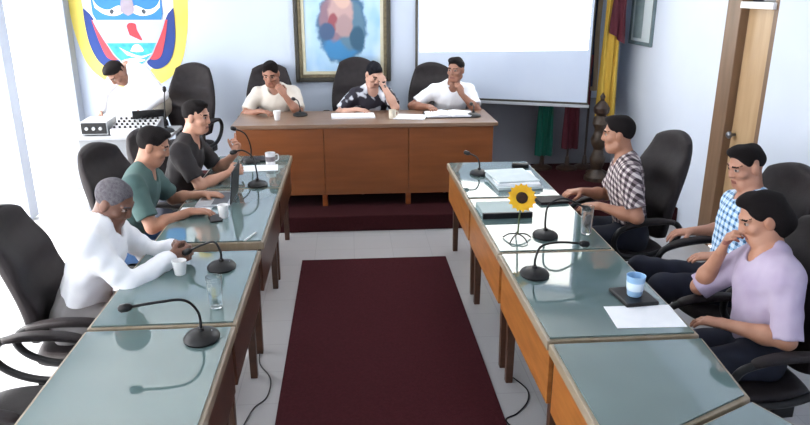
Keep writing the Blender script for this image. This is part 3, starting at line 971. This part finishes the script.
    hm = mat('hair', hair, hair2 or hair, 0.85, 60, (1, 1, 1), bump=0.6, spec=0.15)
    lm = mat('lip', '#8a5348', '#7e4a41', 0.5)
    body = np_mesh('person', V, Q, [sm, EYE_W, EYE_D, hm, lm], mi)
    body.location = root
    body.rotation_euler = (0, 0, rz)
    tag(body, label, 'person', group)
    V, Q = SH.mesh(0.008, 0.0035)
    np_mesh(cloth.get('name', 'shirt'), V, Q, [cloth['m']], None, body)
    V, Q = TR.mesh(0.010, 0.003)
    np_mesh('trousers', V, Q, [trousers or mat('dark_trousers', '#1c2233', '#171c2b', 0.85, 8)], None, body)
    for so in shoes:
        V, Q = so.mesh(0.008)
        np_mesh('shoe', V, Q, [mat('shoe', shoe, shoe, 0.4)], None, body)
    if HR.ops:
        V, Q = HR.mesh(0.005, 0.0015 if hair_style == 'cropped' else 0.0035)
        np_mesh('hair', V, Q, [hm], None, body)
    if watch:
        E, Wt = arm_ends[watch[0]]
        a, b = E + (Wt - E) * 0.86, E + (Wt - E) * 0.96
        wb = link('wristwatch', MB().tube([a, a + (b - a) * 0.1, a + (b - a) * 0.9, b], [0.027, 0.034, 0.0335, 0.026], 16), watch[1], body, smooth=True)
    return body

CW = mat('white_shirt_cloth', '#eef0f4', '#e6e8ee', 0.85, 10, bump=0.1)
CC = mat('cream_shirt_cloth', '#d6cfc6', '#cac2b8', 0.85, 10, bump=0.1)
CT = mat('teal_shirt_cloth', '#48625f', '#3f5857', 0.85, 10, bump=0.1)
CB = mat('black_shirt_cloth', '#1b171a', '#221d20', 0.85, 10, bump=0.1)
CPB = plaid('dark_checked_cloth', '#d6ccc8', '#33282c', '#83757a', 24, 0.5)
CPL = plaid('blue_plaid_cloth', '#cfdff0', '#34587f', '#8db2d6', 24, 0.42)
def blotch(name, stops, scale, stretch=(1, 1, 1)):
    t = NT(name)
    t.l(t.ramp(t.noise(t.coords(stretch), scale, 1.5), [(p, lin(c)) for p, c in stops], 'EASE'), t.b.inputs['Base Color'])
    t.b.inputs['Roughness'].default_value = 0.85
    return t.m
CL = mat('lilac_blouse_cloth', '#a597b1', '#b7abc0', 0.85, 6.0, bump=0.1)
CP = blotch('printed_cloth', [(0.50, '#221f2b'), (0.55, '#b9bec8'), (0.66, '#e0e3ea')], 9.0)
JEANS = mat('jeans', '#35557f', '#2c4a72', 0.9, 20)
GREYT = mat('grey_trousers', '#8f8c8d', '#827f80', 0.9, 12)
NAVY = mat('navy_trousers', '#171b2e', '#131726', 0.9, 12)

HT = 'people seated at the head table'
person('grey-haired man in white shirt leaning forward with clasped hands on the left desk', -R90, (-1.43, 3.38, 0.56), (-1.27, 3.42, 1.01), (-1.205, 3.45, 1.125), (0.80, -0.18, -0.50),
       {1: dict(w=(-0.955, 3.42, 0.82), d=(0.9, 0.45, 0.05), n=(-0.3, 0.9, -0.2), hint=(-0.2, -0.7, -0.7), curl=0.9),
        -1: dict(w=(-0.965, 3.56, 0.825), d=(0.9, -0.45, 0.1), n=(-0.3, -0.9, -0.3), hint=(-0.2, 0.7, -0.7), curl=0.9)},
       dict(m=CW), skin=('#6d4a3b', '#7d5747'), hair='#6f6c70', hair2='#57535a', sleeve='long', trousers=GREYT, girth=1.08, hair_style='cropped')
person('man in teal T-shirt typing at the open laptop', -R90, (-1.52, 4.40, 0.56), (-1.34, 4.42, 1.03), (-1.265, 4.45, 1.195), (0.9, 0.05, -0.35),
       {1: dict(w=(-1.03, 4.27, 0.80), d=(1, 0.15, -0.05), n=(0, 0, -1), hint=(-0.2, -0.6, -0.8), curl=0.45),
        -1: dict(w=(-1.02, 4.66, 0.80), d=(1, -0.05, -0.05), n=(0, 0, -1), hint=(-0.2, 0.6, -0.8), curl=0.45)},
       dict(m=CT, collar=False, name='t_shirt'), skin=('#9a6b55', '#a97a62'), trousers=JEANS)
person('man in black T-shirt at left desk, one forearm raised, beside the head table', -R90 - 0.1, (-1.38, 5.20, 0.57), (-1.215, 5.20, 1.06), (-1.145, 5.21, 1.245), (0.92, -0.22, -0.12),
       {1: dict(w=(-0.92, 5.12, 0.83), d=(0.8, 0.6, 0.1), n=(-0.4, 0.8, -0.4), hint=(-0.1, -0.6, -0.8), curl=0.9),
        -1: dict(w=(-0.90, 5.32, 0.93), d=(0.25, -0.1, 0.95), n=(-0.6, -0.6, 0.1), hint=(0.1, 0.4, -0.9), curl=1.3, idx=0.15)},
       dict(m=CB, collar=False, name='t_shirt'), skin=('#b5836c', '#c4927b'))
person('man in dark checked shirt seated at the right desk beside the carved post', R90 - 0.30, (1.91, 4.37, 0.56), (1.84, 4.40, 1.045), (1.78, 4.43, 1.225), (-0.90, 0.36, -0.10),
       {-1: dict(w=(1.63, 4.26, 0.775), d=(-0.85, 0.3, -0.1), n=(0, 0.2, -1), hint=(0.3, -0.5, -0.9), curl=0.6),
        1: dict(w=(1.60, 4.56, 0.79), d=(-0.9, -0.2, 0), n=(0, 0, -1), hint=(0.3, 0.5, -0.9), curl=0.6)},
       dict(m=CPB), skin=('#9c6b53', '#ab7a61'), sleeve='short')
person('man in blue plaid shirt leaning back with navy trousers stretched towards the desk', R90 - 0.08, (2.12, 3.48, 0.555), (2.24, 3.55, 1.03), (2.20, 3.60, 1.205), (-0.93, -0.08, -0.28),
       {1: dict(w=(2.07, 3.86, 0.725), d=(-0.85, 0.1, -0.1), n=(0, 0, -1), hint=(0.5, 0.5, -0.7), curl=0.6),
        -1: dict(w=(2.03, 3.46, 0.72), d=(-0.75, 0.45, -0.15), n=(0.1, 0.1, -1), hint=(0.4, -0.7, -0.6), curl=0.4)},
       dict(m=CPL), skin=('#a77660', '#b7866f'), sleeve='short', trousers=NAVY,
       watch=(-1, M['silver']), knees={1: (1.70, 3.70, 0.565), -1: (1.71, 3.43, 0.565)}, ankles={1: (1.64, 3.72, 0.09), -1: (1.66, 3.43, 0.09)})
person('person in lilac blouse with dark hair tied back, hand raised to the mouth', R90 - 0.1, (1.88, 2.77, 0.53), (1.915, 2.83, 0.98), (1.875, 2.885, 1.145), (-0.88, 0.16, -0.36),
       {1: dict(w=(1.755, 2.965, 0.945), d=(0.10, -0.25, 0.9), n=(0.7, -0.5, 0.1), hint=(-0.5, 0.4, -0.8), curl=1.0),
        -1: dict(w=(1.68, 2.72, 0.69), d=(-0.7, 0.7, -0.1), n=(0, 0, -1), hint=(0.5, -0.8, -0.5), curl=0.5)},
       dict(m=CL, collar=False, name='blouse'), skin=('#a9775f', '#b78870'), sleeve='elbow', hair_style='long', sh_half=0.16, girth=0.93)
person('man in cream shirt at left end of the head table, hand at chin', math.pi, (-0.76, 7.36, 0.71), (-0.77, 7.23, 1.17), (-0.795, 7.14, 1.335), (-0.12, -0.88, -0.42),
       {1: dict(w=(-0.90, 6.90, 0.99), d=(0.8, -0.4, 0), n=(0, 0, -1), hint=(-0.8, 0.2, -0.6), curl=0.6),
        -1: dict(w=(-0.66, 7.02, 1.13), d=(-0.45, 0.1, 0.75), n=(-0.5, 0.7, 0.1), hint=(0.6, 0, -0.9), curl=1.1)},
       dict(m=CC), skin=('#8a5f4d', '#9a6d59'), group=None, sleeve='short', root_z=0.15)
person('person in dark printed top resting a hand against the forehead, below the painting', math.pi + 0.15, (0.18, 7.36, 0.71), (0.22, 7.20, 1.15), (0.245, 7.10, 1.325), (0.35, -0.70, -0.55),
       {1: dict(w=(0.06, 6.93, 0.99), d=(0.7, -0.5, 0), n=(0, 0, -1), hint=(-0.8, 0.2, -0.5), curl=0.5),
        -1: dict(w=(0.33, 6.99, 1.22), d=(-0.25, 0.15, 0.9), n=(-0.5, 0.75, 0), hint=(0.5, -0.1, -0.9), curl=0.6)},
       dict(m=CP, collar=False, name='blouse'), skin=('#b98f7d', '#c79d8a'), hair='#15161d', sleeve='short', root_z=0.15, sh_half=0.165)
person('man in white shirt at right end of the head table, hand on chin', math.pi + 0.1, (1.04, 7.36, 0.71), (1.06, 7.22, 1.18), (1.085, 7.13, 1.36), (-0.55, -0.80, -0.12),
       {1: dict(w=(0.80, 6.98, 1.0), d=(0.2, -0.9, 0), n=(0, 0, -1), hint=(-0.9, 0.3, -0.4), curl=0.5),
        -1: dict(w=(1.13, 7.0, 1.12), d=(-0.35, 0.1, 0.85), n=(-0.5, 0.7, 0), hint=(0.7, 0, -0.8), curl=1.1)},
       dict(m=CW), skin=('#8a5f4d', '#9a6d59'), sleeve='short', root_z=0.15)
person('standing person in white shirt bending over the equipment table below the coat of arms', 2.45, (-2.02, 7.34, 1.04), (-2.19, 7.17, 1.40), (-2.28, 7.06, 1.36), (-0.40, -0.45, -0.80),
       {1: dict(w=(-2.46, 7.02, 0.99), d=(-0.2, -0.5, -0.7), n=(0.5, 0, -0.5), hint=(-0.5, 0.6, 0.2), curl=0.6),
        -1: dict(w=(-2.02, 6.86, 1.02), d=(-0.4, -0.6, -0.4), n=(0, 0.3, -1), hint=(0.8, 0.2, -0.1), curl=0.6)},
       dict(m=CW), skin=('#7c5646', '#8c6351'), sleeve='long', seated=False, root_z=0.0, trousers=mat('khaki_trousers', '#8f8a80', '#857f75', 0.9, 12),
       knees={1: (-2.20, 7.42, 0.54), -1: (-2.12, 7.27, 0.54)}, ankles={1: (-2.26, 7.48, 0.09), -1: (-2.20, 7.30, 0.09)})

# ------------------------------------------------------------------ things on the desks
DZ = 0.764      # top of the glass sheets
HZ = 0.951      # top of the head table
def mic(x, y, z, path, label, group, head=True):
    """desk microphone: path = gooseneck points relative to the base"""
    r = empty('gooseneck_microphone', (x, y, z), 0, label, 'microphone', group)
    link('base', MB().lathe([(0.072, 0), (0.074, 0.008), (0.066, 0.02), (0.04, 0.032), (0.014, 0.038), (0.012, 0.05)], (0, 0, 0), 28, sx=1.0, sy=1.15), 'plastic', r, smooth='auto')
    pts = smooth_path([(0, 0, 0.04)] + path, 8)
    link('gooseneck', MB().tube(pts, 0.006, 8), 'plastic', r, smooth=True)
    if head:
        e, d = Vector(pts[-1]), (Vector(pts[-1]) - Vector(pts[-3])).normalized()
        link('microphone_head', MB().tube([e - d * 0.02, e - d * 0.012, e, e + d * 0.025, e + d * 0.035], [0.008, 0.014, 0.018, 0.017, 0.008], 12), 'plastic', r, smooth=True)
    link('button', MB().lathe([(0.008, 0.026), (0.008, 0.032)], (0.035, 0.01, 0), 10), 'silver', r)
    return r
MG = 'gooseneck microphones on the desks'
mic(-0.64, 2.63, DZ, [(-0.005, 0, 0.12), (-0.05, -0.02, 0.185), (-0.14, -0.05, 0.195), (-0.26, -0.07, 0.185)], 'black gooseneck microphone bent left over the near left desk', MG)
mic(-0.69, 3.40, DZ, [(0, 0, 0.09), (-0.03, 0.01, 0.14), (-0.1, 0.02, 0.12), (-0.17, 0.03, 0.085)], 'black gooseneck microphone pointing at the clasped hands of grey-haired man', MG)
mic(-0.70, 4.99, DZ, [(0.0, 0, 0.1), (-0.03, 0.05, 0.2), (-0.1, 0.06, 0.25), (-0.16, 0.06, 0.24)], 'black gooseneck microphone behind the open laptop', MG)
mic(-0.84, 5.72, DZ, [(0, 0, 0.14), (-0.03, -0.05, 0.25), (-0.1, -0.12, 0.305)], 'black gooseneck microphone raised near the face of man in black', MG)
mic(0.91, 3.18, DZ, [(0, 0, 0.09), (0.03, 0.01, 0.15), (0.12, 0.02, 0.165), (0.25, 0.03, 0.15)], 'black gooseneck microphone on right desk nearest the white sheet', MG)
mic(1.12, 3.74, DZ, [(-0.005, 0, 0.1), (0.01, 0.0, 0.19), (0.1, 0.01, 0.225), (0.24, 0.02, 0.16)], 'black gooseneck microphone on right desk beside the sunflower', MG)
mic(0.99, 5.18, DZ, [(0, 0, 0.08), (-0.02, 0.03, 0.13), (-0.08, 0.08, 0.15)], 'black gooseneck microphone on right desk beside the document stack', MG)
mic(1.20, 6.68, HZ, [(0, 0, 0.05), (0.01, 0.05, 0.09), (0.0, 0.12, 0.1)], 'black gooseneck microphone at the right end of the head table', MG)
mic(-0.50, 6.86, HZ, [(0, 0, 0.08), (-0.02, 0.03, 0.14), (-0.06, 0.08, 0.15)], 'black gooseneck microphone at the left end of the head table', MG)

def cup(name, x, y, z, r0, r1, h, m, label, handle=False, cat='cup', group=None, band=None):
    prof = [(r0 * 0.9, 0), (r0, 0.004), (r1, h), (r1 - 0.003, h), (r0 - 0.003, 0.008)]
    if handle or band:
        e = empty(name, (x, y, z), 0.5, label, cat, group)
        link('cup_body', MB().lathe(prof, (0, 0, 0), 24), m, e, smooth='auto')
        if handle: link('handle', MB().tube(smooth_path([(r1 * 0.95, 0, h * 0.8), (r1 + 0.026, 0, h * 0.75), (r1 + 0.026, 0, h * 0.35), (r1 * 0.95, 0, h * 0.25)], 6), 0.005, 8), m, e, smooth=True)
        if band:
            k0, k1 = r0 + (r1 - r0) * 0.3 + 0.0008, r0 + (r1 - r0) * 0.7 + 0.0008
            link('printed_band', MB().lathe([(k0, h * 0.3), (k1, h * 0.7)], (0, 0, 0), 24), band, e, smooth='auto')
        return e
    o = link(name, MB().lathe(prof, (x, y, z), 24), m, None, smooth='auto', origin=(x, y, z))
    return tag(o, label, cat, group)
cup('paper_cup', -0.885, 3.33, DZ, 0.028, 0.036, 0.075, 'white', 'white cup beside the clasped hands of the grey-haired man')
cup('paper_cup', -0.82, 4.24, DZ, 0.027, 0.035, 0.085, 'white', 'white cup in front of the laptop on the left desk')
cup('mug', -0.67, 5.62, DZ, 0.038, 0.042, 0.10, 'white', 'white mug with grey pattern at far corner of the left row', True, 'mug', None, mat('mug_print', '#9a8f90', '#6f6a72', 0.4, 40))
cup('paper_cup', -0.70, 6.62, HZ, 0.027, 0.036, 0.09, 'white', 'white cup on the head table before the man in cream')
cup('mug', 0.40, 6.62, HZ, 0.035, 0.035, 0.085, mat('cream_ceramic', '#ddd6c6', '#d0c8b6', 0.4), 'cream mug on the head table between two stacks of papers', True, 'mug')
cup('water_glass', -0.635, 2.93, DZ, 0.03, 0.036, 0.15, 'glass', 'clear tall drinking glass on the left desk behind the nearest microphone', cat='glass')
cup('water_glass', 1.375, 3.77, DZ, 0.03, 0.036, 0.17, 'glass', 'clear tall drinking glass on the right desk before the man in checked shirt', cat='glass')
cup('plastic_cup', 1.30, 2.86, DZ + 0.021, 0.034, 0.044, 0.10, mat('pale_blue_plastic', '#9cc0e0', '#88b0d6', 0.3), 'pale blue cup standing on a dark wallet on the right desk', band=mat('cup_band', '#d8e6f2', '#c4d8ea', 0.3))

def slab(name, x, y, z, w, d, h, rz, m, label, cat, group=None, bevel=0.002):
    o = link(name, MB().box(-w / 2, w / 2, -d / 2, d / 2, 0, h), m, None, bevel=bevel)
    o.location, o.rotation_euler = (x, y, z), (0, 0, rz)
    return tag(o, label, cat, group)
slab('wallet', 1.30, 2.87, DZ, 0.16, 0.19, 0.02, 0.1, 'plastic', 'dark flat wallet under the pale blue cup', 'wallet', bevel=0.006)
o = link('paper_sheet', MB().prism([(1.13, 2.79), (1.435, 2.785), (1.42, 2.57), (1.115, 2.58)], DZ, DZ + 0.002), 'paper')
tag(o, 'single white sheet of paper lying at the seam of the right desks', 'paper')
slab('paper_sheet', -0.74, 5.50, DZ, 0.28, 0.2, 0.003, 0.1, 'paper', 'white paper in front of the man in black', 'paper')
slab('paper_sheet', -1.03, 4.42, DZ, 0.2, 0.09, 0.003, -0.05, 'paper', 'small white paper under the wrist of man in teal', 'paper')
slab('reflection_slab', -0.87, 4.22, DZ, 0.075, 0.15, 0.009, 0.3, 'plastic', 'black slab standing in for the laptop reflection beside the white cup', 'reflection', bevel=0.004)  # dark slab stands in for the laptop's reflection in the glass
slab('tablet', -0.80, 5.80, DZ, 0.25, 0.17, 0.012, 0.0, 'plastic', 'dark tablet lying at the far end of left row', 'tablet', bevel=0.004)
slab('notebook', 1.35, 4.42, DZ, 0.20, 0.14, 0.018, 0.1, 'leather', 'black notebook on the right desk before the man in checked shirt', 'notebook')
slab('glasses_case', 1.36, 5.36, DZ, 0.14, 0.06, 0.035, -0.3, 'plastic', 'small black case at far end of the right row', 'case', bevel=0.012)
o = link('pen', MB().tube([(-0.075, 0, 0.006), (0.06, 0, 0.006), (0.075, 0, 0.006)], [0.005, 0.005, 0.001], 8), 'white', None, smooth=True)
o.location, o.rotation_euler = (-0.60, 3.86, DZ), (0, 0, 1.25)
tag(o, 'white pen at the edge of the left desk gap', 'pen')

# open laptop: seen edge-on
lp = empty('laptop', (-0.93, 4.62, DZ), -R90, 'open silver laptop on left desk before the man in teal', 'laptop')
link('keyboard_base', MB().box(-0.165, 0.165, -0.115, 0.115, 0.0, 0.016), 'silver', lp, bevel=0.004)
kb = link('keyboard', MB().box(-0.145, 0.145, -0.01, 0.09, 0.016, 0.0175), mat('dark_keys', '#4a4c52', '#3c3e44', 0.5), lp)
link('touchpad', MB().box(-0.05, 0.05, -0.1, -0.03, 0.016, 0.017), 'metal', lp)
mb = MB().box(-0.165, 0.165, -0.005, 0.004, 0.0, 0.225)
ls = link('screen_lid', mb, 'plastic', lp, bevel=0.003)
ls.location, ls.rotation_euler = (0, 0.118, 0.016), (-0.12, 0, 0)
dp = link('display', MB().box(-0.155, 0.155, -0.0065, -0.005, 0.012, 0.215), emit('display_glow', '#b8c4d4', 0.5), ls)

# documents on the right desk
g = 'stacked documents on the far right desk'
for i, (dx, dy, rz, h) in enumerate([(0, 0, 0.05, 0.022), (0.01, 0.01, -0.06, 0.018), (-0.01, 0.02, 0.12, 0.014)]):
    slab('document_stack', 1.20 + dx, 4.92 + dy, DZ + [0, 0.022, 0.04][i], 0.33 - 0.01 * i, 0.42 - 0.03 * i, h, rz, ['grey_paper', 'paper', 'grey_paper'][i],
         ['bundle of documents at the bottom of the stack on right desk', 'bundle of documents in the middle of the stack on right desk', 'bundle of documents topmost of the stack on right desk'][i], 'documents', g, 0.004)
cl = empty('binder', (0.97, 4.20, DZ), 0.02, 'grey ring binder with black spine on the right desk before the sunflower', 'binder')
link('cover', MB().box(-0.155, 0.155, -0.10, 0.14, 0.0, 0.035), mat('grey_green_card', '#8fa3a6', '#84989b', 0.5), cl, bevel=0.003)
link('spine', MB().box(-0.16, 0.16, -0.125, -0.1005, 0.0, 0.038), 'plastic', cl, bevel=0.004)

# sunflower on a slim footed stand
sf = empty('sunflower', (0.945, 3.70, DZ), 0, 'yellow artificial sunflower on a thin splayed stand on the right desk', 'flower')
st = link('stem', MB().tube(smooth_path([(0, 0, 0.03), (0.004, 0.0, 0.12), (0.012, 0.01, 0.225)], 8), 0.005, 8), mat('green_stem', '#4b5a34', '#3f4d2b', 0.6), sf, smooth=True)
for k in range(5):
    a = 2 * math.pi * k / 5 + 0.2
    link('foot', MB().tube(smooth_path([(0, 0, 0.035), (0.05 * math.cos(a), 0.05 * math.sin(a), 0.028), (0.085 * math.cos(a), 0.085 * math.sin(a), 0.004)], 5), 0.004, 6), 'plastic', sf, smooth=True)
fm = Matrix.Translation((0.012, 0.0, 0.25)) @ Matrix.Rotation(math.radians(62), 4, 'X')
PET = mat('sunflower_petal', '#f2c21c', '#e7a912', 0.6, 20)
mb = MB()
for ring_, (n_, r0, r1, tilt) in enumerate([(16, 0.028, 0.084, 0.012), (16, 0.026, 0.074, 0.02)]):
    for k in range(n_):
        a = 2 * math.pi * (k + 0.5 * ring_) / n_
        u, w = Vector((math.cos(a), math.sin(a), 0)), Vector((-math.sin(a), math.cos(a), 0))
        vs = []
        for t, hw in ((0, 0.006), (0.4, 0.013), (0.75, 0.011), (1, 0.001)):
            c = u * (r0 + (r1 - r0) * t) + Vector((0, 0, 0.004 + tilt * t * (1 - 0.6 * t)))
            vs += [c - w * hw, c + w * hw, c + w * hw - Vector((0, 0, 0.0015)), c - w * hw - Vector((0, 0, 0.0015))]
        fs = []
        for i in range(3):
            b_ = i * 4
            fs += [(b_, b_ + 1, b_ + 5, b_ + 4), (b_ + 2, b_ + 3, b_ + 7, b_ + 6), (b_ + 1, b_ + 2, b_ + 6, b_ + 5), (b_ + 3, b_, b_ + 4, b_ + 7)]
        mb.add(vs, fs)
pt_ = link('petals', mb, PET, sf); pt_.matrix_local = fm
dk = link('flower_disc', MB().lathe([(0.03, -0.004), (0.034, 0.006), (0.03, 0.014), (0.016, 0.017), (0.002, 0.015)], (0, 0, 0), 24), mat('sunflower_disc', '#3a2212', '#24140b', 0.9, 60, bump=0.5), sf, smooth=True); dk.matrix_local = fm

# papers on the head table
gp = 'papers on the head table'
slab('paper_pile', 0.02, 6.74, HZ, 0.42, 0.22, 0.02, 0.04, 'paper', 'flat white paper pile before the person in printed top', 'papers', gp)
slab('paper_pile', 0.58, 6.66, HZ, 0.30, 0.24, 0.012, -0.25, 'paper', 'slanted white papers beside the cream mug', 'papers', gp)
of = empty('open_folder', (0.97, 6.76, HZ), 0.0, 'open folder of white papers before the man in white', 'folder')
link('cover', MB().box(-0.25, 0.25, -0.17, 0.15, 0, 0.008), 'plastic', of, bevel=0.002)
for sx in (-1, 1):
    link('page_block', MB().prism([(sx * 0.004, 0.008), (sx * 0.235, 0.008), (sx * 0.235, 0.016), (sx * 0.06, 0.034), (sx * 0.004, 0.024)], -0.15, 0.14, fn=lambda a, b, c: (a, c, b)), 'paper', of)

# ------------------------------------------------------------------ equipment table below the coat of arms
et = empty('equipment_table', (-2.08, 6.64, 0), 0, 'narrow grey table carrying sound equipment below the coat of arms', 'table')
link('table_top', MB().box(-0.42, 0.42, -0.26, 0.26, 0.83, 0.86), mat('grey_laminate', '#9a9da2', '#8f9297', 0.5), et, bevel=0.004)
link('front_panel', MB().box(-0.40, 0.40, -0.24, -0.22, 0.35, 0.83), mat('grey_laminate_front', '#85888d', '#7b7e83', 0.5), et, bevel=0.003)
for sx in (-1, 1):
    for sy in (-1, 1):
        link('leg', MB().box(sx * 0.38 - 0.02, sx * 0.38 + 0.02, sy * 0.21 - 0.02, sy * 0.21 + 0.02, 0, 0.83), 'metal', et, bevel=0.003)
mx = empty('audio_mixer', (-2.00, 6.60, 0.86), 0, 'silver audio mixer with dark knobs on the equipment table', 'mixer')
link('mixer_body', MB().prism([(-0.17, 0), (0.17, 0), (0.17, 0.12), (-0.17, 0.06)], -0.2, 0.2, fn=lambda a, b, c: (c, a, b)), 'silver', mx, bevel=0.004)
for i in range(8):
    for j in range(4):
        x, y = -0.17 + i * 0.048, -0.13 + j * 0.075
        link('knob', MB().lathe([(0.012, 0), (0.010, 0.02)], (x, y, 0.06 + (y + 0.17) / 0.34 * 0.06 - 0.002), 8), 'plastic', mx)
am = empty('amplifier', (-2.35, 6.60, 0.86), 0.05, 'grey amplifier box at left end of the equipment table', 'amplifier')
link('amplifier_case', MB().box(-0.12, 0.12, -0.16, 0.16, 0.01, 0.13), 'silver', am, bevel=0.004)
link('front_plate', MB().box(-0.11, 0.11, -0.168, -0.161, 0.02, 0.12), 'plastic', am, bevel=0.002)
for x in (-0.06, 0.0, 0.06): link('dial', MB().lathe([(0.016, 0), (0.014, 0.015)], (0, 0, 0), 12), 'silver', am).matrix_local = Matrix.Translation((x, -0.168, 0.07)) @ Matrix.Rotation(R90, 4, 'X')
bl = empty('laptop', (-1.95, 6.83, 0.86), 0.3, 'dark laptop standing behind the audio mixer', 'laptop')
link('keyboard_base', MB().box(-0.15, 0.15, -0.05, 0.05, 0, 0.015), 'plastic', bl, bevel=0.003)
l2 = link('screen_lid', MB().box(-0.15, 0.15, -0.004, 0.004, 0.0, 0.2), 'plastic', bl, bevel=0.003); l2.location = (0, -0.05, 0.015); l2.rotation_euler = (0.5, 0, 0)
mic(-1.74, 6.60, 0.86, [(0.0, 0, 0.14), (0.01, 0, 0.28), (0.02, 0.0, 0.39)], 'upright black microphone at right end of the equipment table', MG)

# ------------------------------------------------------------------ loose cables on the floor
def cable(pts, label):
    o = link('floor_cable', MB().tube(smooth_path([(x, y, 0.004) for x, y in pts], 8), 0.004, 8), 'plastic', None, smooth=True)
    tag(o, label, 'cable')
cable([(-0.60, 3.05), (-0.56, 3.25), (-0.50, 3.36), (-0.50, 3.55), (-0.58, 3.72), (-0.60, 3.9)], 'thin dark cable on the floor beside the left desks')
cable([(0.80, 2.95), (0.77, 3.05), (0.84, 3.10), (0.92, 3.2), (0.95, 3.32), (0.90, 3.45)], 'thin dark cable on the floor beside the right desks')
